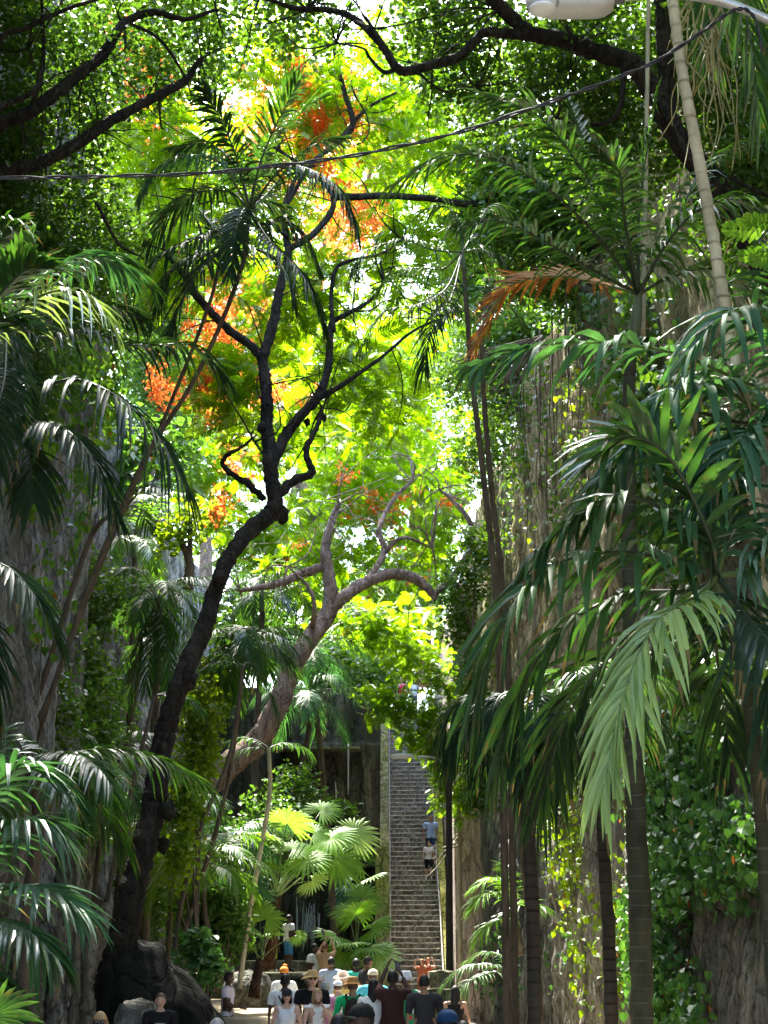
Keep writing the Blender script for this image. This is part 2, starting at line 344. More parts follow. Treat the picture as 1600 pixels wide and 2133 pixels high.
def cluster(P, k, sd, seed=0):
    r = np.random.default_rng(seed); return (P[:, None] + r.normal(0, 1, (len(P), k, 3)) * np.array(sd)).reshape(-1, 3)

# ------------------------------------------------------------------ fronds and palms
def frond_geo(mb, pts, n=30, ll=.6, lw=.035, dih=.15, droop=.5, r0=.02, ang=(68, 24), start=.16, fold=True, seed=0, mi=0, mr=1, jit=.08):
    r = np.random.default_rng(seed); m = 26; P = spline(pts, m); T = nrm(np.gradient(P, axis=0))
    Z = np.array([0, 0, 1.]); S = np.cross(T, Z); bad = np.linalg.norm(S, axis=1) < .15
    S = nrm(S); 
    if bad.any():
        g = S[~bad].mean(0) if (~bad).any() else np.array([1., 0, 0]); S[bad] = nrm(g)
    N = np.cross(S, T)
    V, fs = tube(pts, [r0, r0 * .7, r0 * .4, r0 * .15], 20, 6); mb.add(V, fs, mr)
    s = np.repeat(np.linspace(start, .995, n), 2); sg = np.tile([-1., 1.], n)
    s = np.clip(s + r.normal(0, .3 / n, 2 * n), start * .9, 1); x = s * (m - 1); i0 = np.minimum(x.astype(int), m - 2); fr = (x - i0)[:, None]
    lerp = lambda A: A[i0] * (1 - fr) + A[i0 + 1] * fr
    B, t, sd, nn = lerp(P), nrm(lerp(T)), nrm(lerp(S)), nrm(lerp(N))
    q = (s - start) / (1 - start); a = np.radians(ang[0] + (ang[1] - ang[0]) * q) + r.normal(0, jit, 2 * n)
    L = ll * np.clip(np.sin(math.pi * (.18 + .70 * q)), .1, 1) ** .6 * r.uniform(.85, 1.1, 2 * n)
    dh = dih + r.normal(0, jit * 1.6, 2 * n)
    d = t * np.cos(a)[:, None] + (sd * (sg * np.cos(dh))[:, None] + nn * np.sin(dh)[:, None]) * np.sin(a)[:, None]
    wd_ = nrm(t - d * np.sum(t * d, 1)[:, None]); up = np.cross(wd_, d) * sg[:, None]
    up = up * np.sign(np.sum(up * nn, 1))[:, None]
    us = np.array([0, .22, .5, .78, 1.]); ws = np.array([.45, 1., .95, .62, .04]) * lw * .5
    dr = droop * r.uniform(.5, 1.55, 2 * n); L = L * np.where(r.random(2 * n) < .05, r.uniform(.3, .7, 2 * n), 1)
    C = B[:, None] + d[:, None] * (L[:, None] * us)[..., None]
    C = C - np.array([0, 0, 1.]) * ((L * dr)[:, None] * us ** 2)[..., None]
    C = C - d[:, None] * ((L * dr * .22)[:, None] * us ** 3)[..., None]
    wv = wd_[:, None] * ws[None, :, None]
    if fold:
        G = np.stack([C - wv + up[:, None] * (ws * .55)[None, :, None], C, C + wv + up[:, None] * (ws * .55)[None, :, None]], 2); c = 3
    else: G = np.stack([C - wv, C + wv], 2); c = 2
    k = len(us); V = G.reshape(-1, 3); base = np.arange(2 * n)[:, None] * (k * c)
    q_ = [[a_ * c + b_, a_ * c + b_ + 1, (a_ + 1) * c + b_ + 1, (a_ + 1) * c + b_] for a_ in range(k - 1) for b_ in range(c - 1)]
    FF = np.array(q_)[None] + base[..., None]; kp = r.random(2 * n) > .03; dry = (r.random(2 * n) < .16) & kp; nf = c - 1
    F1 = np.concatenate([FF[kp & ~dry].reshape(-1, 4), FF[dry][:, :-nf].reshape(-1, 4)]); F2 = FF[dry][:, -nf:].reshape(-1, 4); n0 = mb.n
    mb.add(V, F1, mi)
    if mr == 1 and len(F2): mb.q.append((F2 + n0, 2))
def arc(base, az, el, L, droop, n=7, curl=0):
    """points of a rachis leaving base at azimuth az (deg, 0 = away from camera, 90 = right) and elevation el, drooping by droop degrees"""
    P = [np.array(base, float)]
    for i in range(n - 1):
        s = (i + .5) / (n - 1); p = R(el - droop * s ** 1.2); a = R(az + curl * s)
        P.append(P[-1] + np.array([math.sin(a) * math.cos(p), math.cos(a) * math.cos(p), math.sin(p)]) * L / (n - 1))
    return P
def frond(parent, pts, mat='palm', stalk=None, label=None, **k):
    mb = MB(); frond_geo(mb, pts, **k); o = mb.build('frond', [LM[mat], stalk or (STALK_D if mat in ('dark', 'palm', 'near') else STALK), LM['dry']], parent)
    if label: o['label'] = label
    return o
def ringed(parent, pts, rad, mat, name='trunk', n=60, ring=.06, seg=12):
    P = np.array(pts, float); Ln = np.linalg.norm(np.diff(P, axis=0), axis=1).sum(); n = min(160, max(24, int(Ln / .07)))
    r = np.interp(np.linspace(0, 1, n), np.linspace(0, 1, len(rad)), rad); k = np.arange(n)
    r = r * (1 + ring * ((k % 4) == 0) - ring * .3 * ((k % 4) == 2))
    r = r * (1 + .10 * np.array([fbm(q * .06 + rad[0] * 900, 3.3, 3) for q in k])); V, fs = tube(pts, r, n, seg, 0.014, .06); return MB().add(V, fs).build(name, mat, parent)
def palm(name, label, trunk, rad, fronds, mat='palm', bark=None, group=None, cat='palm', shaft=True, seed=0, sprout=None, fk=None):
    """trunk: world points base->crown; fronds: list of (mode, ...) ; sprout: list of random (n, el range, L, droop)"""
    t = thing(name, label, cat, trunk[0], group); ringed(t, trunk, rad, bark or BARK_GREY)
    c = np.array(trunk[-1]); d = nrm(c - np.array(trunk[-2])); L0 = rad[-1] * 9
    if shaft:
        V, fs = tube([c - d * L0 * .1, c + d * L0 * .5, c + d * L0], [rad[-1] * 1.25, rad[-1] * 1.1, rad[-1] * .55], 8, 10); MB().add(V, fs).build('crownshaft', SHAFT, t)
    top = c + d * L0 * .9 if shaft else c
    fk = dict(fk or {})
    for i, f in enumerate(fronds): 
        f = dict(f); pts = [top] + [np.array(p, float) for p in f.pop('pts')]; kk = dict(fk); kk.update(f)
        frond(t, pts, kk.pop('mat', mat), seed=seed * 50 + i, **kk)
    if sprout:
        r = np.random.default_rng(seed + 100)
        for (n, e0, e1, L, dr, az0) in sprout:
            for i in range(n):
                az = az0 + 360 * i / n + r.uniform(-14, 14)
                kk = dict(fk); mt = kk.pop('mat', mat)
                frond(t, arc(top, az, r.uniform(e0, e1), L * r.uniform(.85, 1.12), dr * r.uniform(.8, 1.2), curl=r.uniform(-12, 12)), mt, seed=seed * 97 + i + int(e0), **kk)
    return t
def fan_geo(mb, hub, azd, tilt, Rr, n=26, spread=150, droop=.35, seed=0, roll=0.):
    """palmate blade: plane contains the stalk direction; tilt = elevation of the blade axis (deg)"""
    r = np.random.default_rng(seed); a = R(azd); e = R(tilt)
    ax = np.array([math.sin(a) * math.cos(e), math.cos(a) * math.cos(e), math.sin(e)]); sd = np.array([math.cos(a), -math.sin(a), 0]); nn = np.cross(sd, ax)
    sd, nn = sd * math.cos(roll) + nn * math.sin(roll), nn * math.cos(roll) - sd * math.sin(roll)
    dphi = 2 * R(spread) / n; ph = -R(spread) + dphi * (np.arange(n) + .5)
    us = np.array([0.02, .3, .58, .8, 1.]); V = []
    for j, p in enumerate(ph):
        L = Rr * (1 - .22 * abs(p) / R(150)) * r.uniform(.92, 1.06); d = ax * math.cos(p) + sd * math.sin(p); w = -ax * math.sin(p) + sd * math.cos(p)
        hw = L * math.tan(dphi / 2); ws = [hw * .02, hw * .3, hw * .56, hw * .42, hw * .02]; dd = droop * r.uniform(.6, 1.5); zz = .035 * Rr * (1 if j % 2 else -1)
        for u, q in zip(us, ws):
            c = hub + d * L * u - np.array([0, 0, 1.]) * L * dd * max(0, u - .3) ** 2 + nn * (.10 * Rr * math.cos(p) * u * (1 - u))
            V += [c - w * q - nn * q * .4, c + nn * q * .4, c + w * q - nn * q * .4]
    k = [[a_ * 3 + b, a_ * 3 + b + 1, a_ * 3 + b + 4, a_ * 3 + b + 3] for a_ in range(4) for b in range(2)]
    mb.add(np.array(V), (np.array(k)[None] + (np.arange(n) * 15)[:, None, None]).reshape(-1, 4), 0)
def fan_leaf(parent, base, hub, Rr, tilt, azd=None, mat='fan', seed=0, **k):
    base = np.array(base, float); hub = np.array(hub, float); mb = MB()
    d = hub - base
    if azd is None: azd = math.degrees(math.atan2(d[0], d[1]))
    mid = (base + hub) / 2 + np.array([0, 0, .06 * np.linalg.norm(d)])
    V, fs = tube([base, mid, hub], [.028 * max(Rr, .5), .02 * max(Rr, .5), .012 * max(Rr, .5)], 9, 6); mb.add(V, fs, 1)
    fan_geo(mb, hub, azd, tilt, Rr, seed=seed, **k)
    return mb.build('fan_leaf', [LM[mat], STALK], parent)

# ------------------------------------------------------------------ ground, cliffs, back wall (the setting)
def sheet(name, x0, x1, y0, y1, nx, ny, zf, mat):
    xs = np.linspace(x0, x1, nx); ys = np.linspace(y0, y1, ny); X, Y = np.meshgrid(xs, ys, indexing='ij')
    return tag(MB().add(np.stack([X, Y, zf(X, Y)], -1), grid_faces(nx, ny)[:, ::1]).build(name, mat), kind='structure')
g = sheet('ground', -700, 700, -300, 1400, 60, 70, lambda x, y: -0.06 + 0 * x, GROUND)
g['label'] = 'bare earth floor of the gorge'
sheet('path', -5.6, 3.0, -6, 62, 60, 120, lambda x, y: .02 * fbm(x * .8, y * .8), PAVE)['label'] = 'pale stone path leading to the stairs'

LX = [(-30, -7.0), (8, -5.6), (16, -4.75), (24, -4.85), (32, -5.6), (40, -6.6), (50, -7.0), (66, -7.1), (90, -7.4)]
RX = [(-30, 6.2), (8, 5.6), (22, 5.0), (34, 4.35), (45, 3.75), (52, 3.45), (66, 3.12), (90, 3.1)]
def cliff_x(side, Y, z):
    P = LX if side < 0 else RX; Y = np.asarray(Y, float); z = np.asarray(z, float)
    x = np.interp(Y, [p[0] for p in P], [p[1] for p in P]); s = 40 if side > 0 else 0
    col = np.abs(fbm(Y * .55 + s, z * .06 + s, 4)) * 1.5           # fluted, water-worn columns
    n = 1.1 * fbm(Y * .16 + s, z * .12 + s, 3) + col + .35 * fbm(Y * 1.7 + s, z * .25, 3) + .3 * fbm(Y * .8, z * 1.1 + s, 3) + .35 * np.abs(fbm(Y * 2.6 + s, z * 1.2, 4)) + .12 * fbm(Y * 5, z * 3.5, 2)
    damp = np.clip((62 - Y) / 8, .12, 1) if side > 0 else 1.0
    return x + side * (n * damp + (.035 if side < 0 else .008) * np.maximum(z - 2, 0) * damp)
TOPZ = 17.6
def cliff(side, name, mat, label):
    ys = np.concatenate([np.linspace(-30, 12, 40), np.linspace(12.12, 66, 500), np.linspace(66.5, 92, 40)]); zs = np.linspace(-.6, TOPZ, 190)
    Yg, Zg = np.meshgrid(ys, zs, indexing='ij'); X = cliff_x(side, Yg, Zg)
    G = np.stack([X, Yg, Zg], -1)
    rim = [np.stack([X[:, -1] + side * d, ys, TOPZ + h + .5 * fbm(ys * .3, ys * 0 + d)], -1)[:, None] for d, h in ((.6, .35), (3, .8), (12, 1.5), (60, 3), (260, 3))]
    G = np.concatenate([G] + rim, 1); f = grid_faces(len(ys), G.shape[1])
    if side < 0: f = f[:, ::-1]
    return tag(MB().add(G, np.ascontiguousarray(f)).build(name, mat), label, None, None, 'structure')
cliff(-1, 'cliff', ROCK_L, 'grey streaked limestone cliff along the left of the gorge')
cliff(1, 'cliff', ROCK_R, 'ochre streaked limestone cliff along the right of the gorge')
# plateau behind the stairs
sheet('hill', -260, 260, 81.5, 400, 60, 40, lambda x, y: np.where(y < 81.6, -1.0, 13.9 + (y - 81) * .03 + 1.0 * fbm(x * .1, y * .1)), GROUND)['label'] = 'high ground behind the top of the stairs'
# back wall left of the stairs
BWY = 64.0
def back_wall():
    xs = np.linspace(-8.2, -.16, 110); zs = np.linspace(-.3, 12.2, 120); X, Z = np.meshgrid(xs, zs, indexing='ij')
    Y = BWY + .9 * np.abs(fbm(X * .7, Z * .09, 4)) * 2 - .25 * fbm(X * 2, Z * .8, 3) - .5 * (Z < 5.6) + .35 * ((Z > 10.0))
    G = np.stack([X, Y, Z], -1)
    back = np.stack([xs, xs * 0 + 90, xs * 0 + 13.5], -1)[:, None]; G = np.concatenate([G, back], 1)
    t = thing('rock_wall', 'dark wet stone wall behind the waterfall, left of the stairs', 'wall', (-4, BWY, 0))
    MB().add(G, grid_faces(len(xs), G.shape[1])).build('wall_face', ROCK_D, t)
    for py, x0, x1, w in ((1800, -2.8, -.2, .10), (1556, -4.6, -.9, .09)):
        z = W(780, py, BWY - .7)[2]; V, f = box(x0, x1, BWY - .95, BWY + .2, z - w, z); MB().add(V, f).build('ledge', LEDGE, t, False)
    x = W(725, 1700, BWY - .7)[0]; V, fs = tube([[x, BWY - .9, W(0, 1556, BWY)[2]], [x, BWY - .9, W(0, 1660, BWY)[2]]], .035, 6, 6); MB().add(V, fs).build('pipe', STEEL, t)
    return t
back_wall()
# waterfall, basin, raised terraces with rough edges
WATER = leafmat('water_fall', (.55, .58, .6), (.8, .82, .84), (1, 1, 1), .4, .2, 1.33)
wf = thing('waterfall', 'thin white waterfall running down the dark wall', 'waterfall', (-2.3, BWY - 1.0, 2))
def streak(px0, py0, px1, py1, w, n):
    mb = MB()
    for k in range(n):
        a = W(px0 + random.uniform(-w, w), py0 + random.uniform(0, 30), BWY - 1.15 - .12 * random.random()); b = W(px1 + random.uniform(-w, w), py1 - random.uniform(0, 30), BWY - 1.35)
        V, fs = tube([a, (a + b) / 2 + np.array([.02, -.06, 0]), b], [.007, .018, .012], 9, 5); mb.add(V, fs)
    mb.build('stream', WATER, wf)
streak(643, 1880, 640, 1985, 14, 22); streak(664, 1884, 664, 1960, 2, 3); streak(618, 1860, 618, 1985, 2, 3); streak(700, 1620, 698, 1700, 1, 2)
POOLW = solid('water', (.02, .025, .02), .08, .3, 3, .05, (1, 1, 1), 0, .5)
sheet('water', -5.4, -.3, 58.4, 63.3, 20, 20, lambda x, y: 2.02 + .01 * fbm(x * 2, y * 2), POOLW)['label'] = 'dark pool under the waterfall'
def terrace(name, poly, z0, z1, mat, label, seed, amp=.18):
    P = np.array(poly, float); n = 90; loop = np.vstack([P, P[:1]]); d = np.concatenate([[0], np.cumsum(np.linalg.norm(np.diff(loop, axis=0), axis=1))])
    s = np.linspace(0, d[-1], n, endpoint=False); xy = np.stack([np.interp(s, d, loop[:, 0]), np.interp(s, d, loop[:, 1])], -1); c = xy.mean(0)
    xy = c + (xy - c) * (1 + amp * .3 * np.array([fbm(k * .35 + seed, seed) for k in range(n)])[:, None])
    mb = MB(); rings = []
    for i, z in enumerate(np.linspace(z0, z1, 7)):
        o = 1 + .012 * np.array([fbm(k * .5, z * 3 + seed, 3) for k in range(n)]) * amp * 10; rings.append(np.c_[c + (xy - c) * o[:, None], np.full(n, z) + (.03 * np.array([fbm(k * .7, 3 + seed) for k in range(n)]) if i == 6 else 0)])
    rings.append(np.c_[c + (xy - c) * .96, np.full(n, z1 + .03)])
    V = np.concatenate(rings); i = np.arange(7)[:, None] * n; j = np.arange(n)[None]; k = (j + 1) % n
    mb.add(V, [np.stack([i + j, i + k, i + n + k, i + n + j], -1).reshape(-1, 4), (np.arange(n) + 7 * n)[None]])
    return tag(mb.build(name, mat), label, None, None, 'structure')
terrace('terrain', [(-7.6, 50), (-.35, 49), (-.3, 58.2), (-7.6, 58.4)], -.3, 1.62, LEDGE, 'upper stone terrace below the pool', 3)
terrace('terrain', [(-8, 57.9), (-.28, 57.9), (-.28, 65), (-8, 65)], -.3, 1.98, LEDGE, 'stone basin edge of the pool', 5)
terrace('terrain', [(-7.4, 33.2), (-2.0, 33.0), (-1.1, 37), (-.75, 49.6), (-7.4, 50)], -.3, .92, GROUND, 'sandy planting terrace with pale earth', 8)
terrace('terrain', [(-6.0, 31.2), (-2.2, 31.0), (-1.9, 33.6), (-6.0, 33.9)], -.3, .52, LEDGE, 'low stone ledge in front of the sandy terrace', 12)

# ------------------------------------------------------------------ the staircase
SX0, SX1, SY0 = .17, 2.14, 60.0
RISE, TREAD = .203, .282
NST = 66
def stairs():
    t = thing('staircase', 'long steep grey stone staircase climbing between mossy parapets', 'staircase', ((SX0 + SX1) / 2, SY0, 0))
    y = SY0; tops = []
    for i in range(NST):
        z = RISE * i; d = TREAD + (.9 if i == 19 else 0); mb = MB(); n = 12; xs = np.linspace(SX0, SX1, n)
        jit = lambda a: a * np.array([fbm(x * 3 + i * 1.7, i * .9) for x in xs])
        rows = [np.c_[xs, y + .015 + jit(.05), np.full(n, z - .02)], np.c_[xs, y + .02 + jit(.06), z + .10 + 0 * xs], np.c_[xs, y + .012 + jit(.06), z + RISE - .035 + jit(.02)]]
        mb.add(np.concatenate(rows), grid_faces(3, n)[:, ::-1].copy(), 0)
        zt = z + RISE; rows = [np.c_[xs, y - .012 + jit(.03), zt - .035 + jit(.02)], np.c_[xs, y - .018 + jit(.03), zt - .004 + jit(.02)], np.c_[xs, y + .02 + 0 * xs, zt + jit(.012)], np.c_[xs, y + d + .05 + 0 * xs, zt + 0 * xs]]
        mb.add(np.concatenate(rows), grid_faces(4, n)[:, ::-1].copy(), 1)
        mb.build('step', [STEP, NOSE], t, False); tops.append((y, zt)); y += d
    yt, zt = tops[-1][0] + TREAD, tops[-1][1]
    def slopewall(name, x0, x1, y0, off0, mat, zlim=None):
        ys = np.linspace(y0, yt, 60); yy = np.array([a for a, b in tops]); zz = np.array([b for a, b in tops])
        top = np.interp(ys, yy, zz) + off0
        if zlim: top = np.maximum(top, zlim)
        xs = np.linspace(x0, x1, 5); G = np.stack([np.stack([np.full(60, x) + .02 * np.array([fbm(q, x * 4) for q in ys]), ys, top + .05 * np.array([fbm(q * 1.5, x * 5) for q in ys])], -1) for x in xs])
        lo = np.stack([np.full(60, x0), ys, np.full(60, -.3)], -1)[None]; hi = np.stack([np.full(60, x1), ys, np.full(60, -.3)], -1)[None]
        G = np.concatenate([lo, G, hi]); mb = MB().add(G, grid_faces(7, 60)[:, ::-1].copy()); mb.add(G[:, 0], [np.arange(7)[None]]); mb.build(name, mat, t, False)
    slopewall('parapet', -.16, SX0 + .012, 63.6, 1.5, PARA)
    V, f = box(-.30, .18, 60.03, 63.58, -.3, W(800, 1768, 60)[2]); mb = MB().add(V, f); V, f = box(-.33, .172, 59.97, 63.59, W(800, 1772, 60)[2], W(800, 1765, 60)[2]); mb.add(V, f); mb.build('pier', PARA, t, False)
    slopewall('parapet', SX1 - .012, 2.40, 60.02, .7, PARA_Y)
    for x in (SX0 + .06, SX1 - .07):
        pts = [np.array([x, a, b + .9]) for a, b in tops[::5]]; mb = MB(); V, fs = tube(pts, .028, 60, 6); mb.add(V, fs)
        rail = mb.build('handrail', RAIL, t)
        for a, b in tops[2::8]:
            V, fs = tube([[x, a + .1, b], [x, a + .1, b + .92]], .022, 4, 6); MB().add(V, fs).build('post', RAIL, rail)
    return tops
TOPS = stairs()
def stair_z(Y): return float(np.interp(Y, [a for a, b in TOPS], [b for a, b in TOPS]))
fw = thing('retaining_wall', 'pale stone wall with sunlight put into its colour on the right flank of the stairs', 'wall', (2.9, 60, 0))
ys = np.linspace(59.6, 81, 80); zs = np.linspace(-.3, 15.0, 90); mb = MB()
Yg, Zg = np.meshgrid(ys, zs, indexing='ij'); mb.add(np.stack([2.46 + .05 * fbm(Yg * .8, Zg * .5), Yg, Zg], -1), grid_faces(80, 90)[:, ::-1].copy())
xs = np.linspace(2.46, 3.6, 24); Xg, Zg = np.meshgrid(xs, zs, indexing='ij'); Yf = 59.6 + .35 * np.abs(fbm(Xg * 2.2, Zg * .12, 3)) + .12 * fbm(Xg * 3, Zg * 1.2)
mb.add(np.stack([Xg + .05 * fbm(Yf * .8, Zg * .5), Yf, Zg], -1), grid_faces(24, 90)); mb.build('wall_face', FLANK, fw)
# stone block (planter corner) at the foot of the stairs
def rough_block(name, label, cat, x0, x1, y0, y1, z0, z1, mat, seed, amp=.06, n=14):
    u = np.linspace(-1, 1, n); mb = MB(); c = np.array([(x0 + x1) / 2, (y0 + y1) / 2, (z0 + z1) / 2]); h = np.array([x1 - x0, y1 - y0, z1 - z0]) / 2
    A, B = np.meshgrid(u, u, indexing='ij'); O = np.ones_like(A)
    for k, Pn in enumerate(([A, B, O], [B, A, -O], [O, A, B], [-O, B, A], [B, O, A], [A, -O, B])):
        P = np.stack(Pn, -1).reshape(-1, 3); q = nrm(P) ; l = np.max(np.abs(P), 1, keepdims=True); P = P * .86 + q * l * .16
        P = P * (1 + amp * 2 * fbm(P[:, 0] * 2 + P[:, 2] * 1.3 + seed, P[:, 1] * 2 - P[:, 2] * 1.1 + seed, 4)[:, None]); mb.add(c + P * h, grid_faces(n, n))
    o = mb.build(name, mat); return tag(o, label, cat)
a = W(893, 2022, 55); b = W(948, 2060, 55)
rough_block('stone_block', 'yellow-grey block of stone at the foot of the stairs', 'stone block', a[0], b[0], 54.6, 56.5, 0, a[2], LEDGE, 2)
a = W(884, 2060, 53); rough_block('stone_block', 'lower pale block beside the yellow-grey one at the stair foot', 'stone block', a[0], a[0] + .9, 52.6, 54.2, 0, a[2], LEDGE, 6)

def boulder(name, label, pts, Y, depth, mat, seed, n=40, base=None):
    """outline of the boulder in the photograph gives its height profile; it is a solid of its own depth"""
    P = [W(px, py, Y) for px, py in pts]; xs = np.linspace(P[0][0], P[-1][0], n); top = np.interp(xs, [p[0] for p in P], [p[2] for p in P]); z0 = -.3 if base is None else base
    m = 26; th = np.linspace(0, math.pi, m); G = np.zeros((n, m, 3))
    for i, x in enumerate(xs):
        e = math.sqrt(max(0, 1 - (2 * i / (n - 1) - 1) ** 6)); hh = top[i] - z0
        for j, t in enumerate(th):
            c_, s_ = math.cos(t), math.sin(t); r_ = 1 + .55 * fbm(x * 1.6 + seed, j * .25 + seed, 4)
            G[i, j] = (x + .25 * fbm(i * .3, j * .4 + seed), Y - math.copysign(abs(c_) ** .6, c_) * depth / 2 * e * r_, z0 + hh * min(1.03, s_ ** .55 * (1 + .12 * fbm(x * 3, j * .5 + seed, 3))))
    mb = MB().add(G, grid_faces(n, m)); mb.add(G[0], [np.arange(m)[None]]); mb.add(G[-1], [np.arange(m)[None]])
    return tag(mb.build(name, mat), label, 'boulder')
boulder('boulder', 'large dark boulder behind the boy, right of the leaning trunk', [(205, 2120), (240, 2000), (275, 1958), (320, 1965), (360, 2000), (400, 2045), (440, 2090), (470, 2160)], 27.5, 2.6, ROCK_B, 4)
boulder('boulder', 'pale flat boulder under the dark one', [(238, 2130), (252, 2088), (285, 2083), (318, 2092), (345, 2150)], 25.2, 1.2, ROCK_P, 9, 24)
boulder('boulder', 'rounded grey boulder behind the man in the lilac polo shirt', [(466, 2060), (480, 2030), (520, 2020), (555, 2030), (574, 2060)], 41, 1.6, ROCK_P, 14, 24, .7)
boulder('boulder', 'small dark rock on the terrace edge, left of the straw hat', [(600, 2050), (612, 2032), (628, 2030), (642, 2050)], 46, 1.0, ROCK_B, 19, 18, .7)
# limestone columns at the left edge
def column(label, x0, y0, x1, y1, w, Y, seed):
    a, b = W(x0, y0, Y), W(x1, y1, Y); m_ = (a + b) / 2 + np.array([random.uniform(-.06, .06), 0, 0]); r = M(w, Y) / 2
    V, fs = tube([a, a * .7 + b * .3, m_, b * .7 + a * .3, b], [r * .8, r, r * .75, r * 1.15, r * 1.3], 40, 16, .07); o = MB().add(V, fs).build('rock_column', ROCK_R if seed % 2 else ROCK_L); tag(o, label, 'rock column', 'limestone columns at the left edge')
column('palest flowstone column, beside the leaning dark trunk', 190, 1930, 175, 2180, 34, 23.5, 1)
column('thin ochre flowstone column left of the palest one', 162, 1940, 150, 2180, 20, 23.3, 3)
column('grey flowstone column, third from the leaning dark trunk', 122, 1930, 110, 2190, 40, 22.9, 2)
column('rough ochre flowstone column nearest the left edge', 70, 1960, 60, 2190, 46, 22.5, 5)
column('brown flowstone column hanging behind the palm fronds on the left', 148, 1560, 140, 1850, 40, 24.2, 7)

# lamps and cable
def street_lamp_far():
    Y = 56.5; t = thing('street_lamp', 'tall dark lamp post with a pale lamp arm in front of the stairs', 'street lamp', W(936, 2120, Y))
    V, fs = tube([W(937, 2125, Y), W(936, 1850, Y), W(935, 1588, Y)], [M(8, Y), M(7.2, Y), M(6, Y)], 30, 10, .02); MB().add(V, fs).build('post', POLE, t)
    V, fs = tube([W(935, 1600, Y), W(915, 1582, Y), W(890, 1576, Y), W(868, 1576, Y)], .035, 14, 6); MB().add(V, fs).build('arm', STEEL, t)
    c = W(838, 1575, Y); V, f = ellipsoid(c, (M(27, Y), .17, M(6.0, Y)), 20, 10); MB().add(V, f).build('lamp_head', LAMPGREY, t)
    V, f = ellipsoid(W(842, 1567, Y), (.06, .06, .07), 10, 8); MB().add(V, f).build('sensor', LAMPGREY, t)
street_lamp_far()
def street_lamp_near():
    Y = 9.0; t = thing('street_lamp', 'grey lamp head hanging in at the top edge on a curved pipe arm', 'street lamp', W(2060, 2900, Y))
    mb = MB(); n = 26
    G = []
    for i, u in enumerate(np.linspace(0, 1, n)):
        px = 1096 + 182 * u; top = -14 + 2 * u; w = math.sin(math.pi * min(1, max(.02, .06 + .5 * min(u * 3, 1)))) ** .6 * (1 - .35 * max(0, u - .75) * 4 * .6)
        bot = 10 + 20 * min(1, u * 3.5) ** .7 - 14 * max(0, (u - .8) / .2) ** 2; row = []
        for k in range(16):
            a_ = 2 * math.pi * k / 16; cz = (top + bot) / 2; row.append(W(px, cz - (bot - top) / 2 * abs(math.sin(a_)) ** .6 * math.copysign(1, math.sin(a_)), Y) + np.array([0, .11 * w * math.cos(a_), 0]))
        G.append(row)
    G = np.array(G); G = np.concatenate([G, G[:, :1]], 1); mb.add(G, grid_faces(n, 17)); mb.add(G[-1, :16], [np.arange(16)[None]]); mb.add(G[0, :16], [np.arange(16)[None]]); mb.build('lamp_head', LAMPGREY, t)
    c = W(1130, 19, Y - .03); V, f = ellipsoid(c, (M(33, Y), .085, M(10, Y)), 18, 10); MB().add(V, f).build('lens', solid('lamp_lens', (.75, .76, .76), .2, .05, 4), t)
    V, f = box(*(W(1158, 0, Y)[0] + np.array([-.006, .006])), Y - .12, Y + .1, W(0, 27, Y)[2], W(0, -14, Y)[2]); MB().add(V, f).build('clip', STEEL, t)
    V, fs = tube([W(1268, 0, Y), W(1300, -4, Y)], M(13, Y), 6, 10); MB().add(V, fs).build('collar', LAMPDARK, t)
    V, fs = tube([W(1290, -6, Y), W(1400, -12, Y), W(1500, 3, Y), W(1600, 42, Y), W(1760, 135, Y), W(2060, 330, Y)], M(11, Y), 30, 12); MB().add(V, fs).build('arm', STEEL, t)
    V, fs = tube([W(2060, 2900, Y), W(2060, -100, Y)], .09, 12, 12); MB().add(V, fs).build('post', POLE, t)
street_lamp_near()
def cable():
    Y = 8.5; base = spline([W(-400, 372, Y), W(0, 371, Y), W(180, 368, Y), W(400, 362, Y), W(620, 340, Y), W(800, 312, Y), W(980, 268, Y), W(1180, 200, Y), W(1340, 140, Y), W(1450, 75, Y), W(1510, 32, Y), W(1548, 18, Y), W(1575, 45, Y), W(1588, 110, Y)], 260)
    mb = MB(); r = M(2.9, Y); k = np.arange(260) * .36
    for ph in (0, math.pi):
        off = np.stack([0 * k, np.cos(k + ph), np.sin(k + ph)], -1) * r * (1.0 + .3 * np.sin(np.arange(260) * .11 + ph))[:, None]
        V, fs = tube(base + off, r * .92, 520, 6); mb.add(V, fs)
    tag(mb.build('power_cable', CABLE), 'twisted black overhead cable sagging across the trees', 'cable')
cable()

# ------------------------------------------------------------------ broadleaf trees
def limb(mb, pts, w, n=None, lump=.035, seg=10, wob=.05):
    P = [W(*p) for p in pts]; Yr = np.interp(np.linspace(0, 1, len(w)), np.linspace(0, 1, len(pts)), [p[2] for p in pts])
    V, fs = tube(P, [M(a, y) / 2 for a, y in zip(w, Yr)], n or (8 * len(pts)), seg, lump, wob); mb.add(V, fs)
def twigs(mb, ends, k, L, r, seed=0, down=.0):
    rr = np.random.default_rng(seed)
    for e in ends:
        for _ in range(k):
            d = nrm(rr.normal(0, 1, 3) + np.array([0, 0, .35 - down])); p = np.array(e, float); pts = [p]
            for s in range(3): d = nrm(d + rr.normal(0, .35, 3) - np.array([0, 0, down * .5])); p = p + d * L / 3 * rr.uniform(.7, 1.3); pts.append(p)
            V, fs = tube(pts, [r, r * .7, r * .35], 8, 5, .05); mb.add(V, fs)
def tree(name, label, root, cat='tree', group=None): return thing(name, label, cat, root, group)

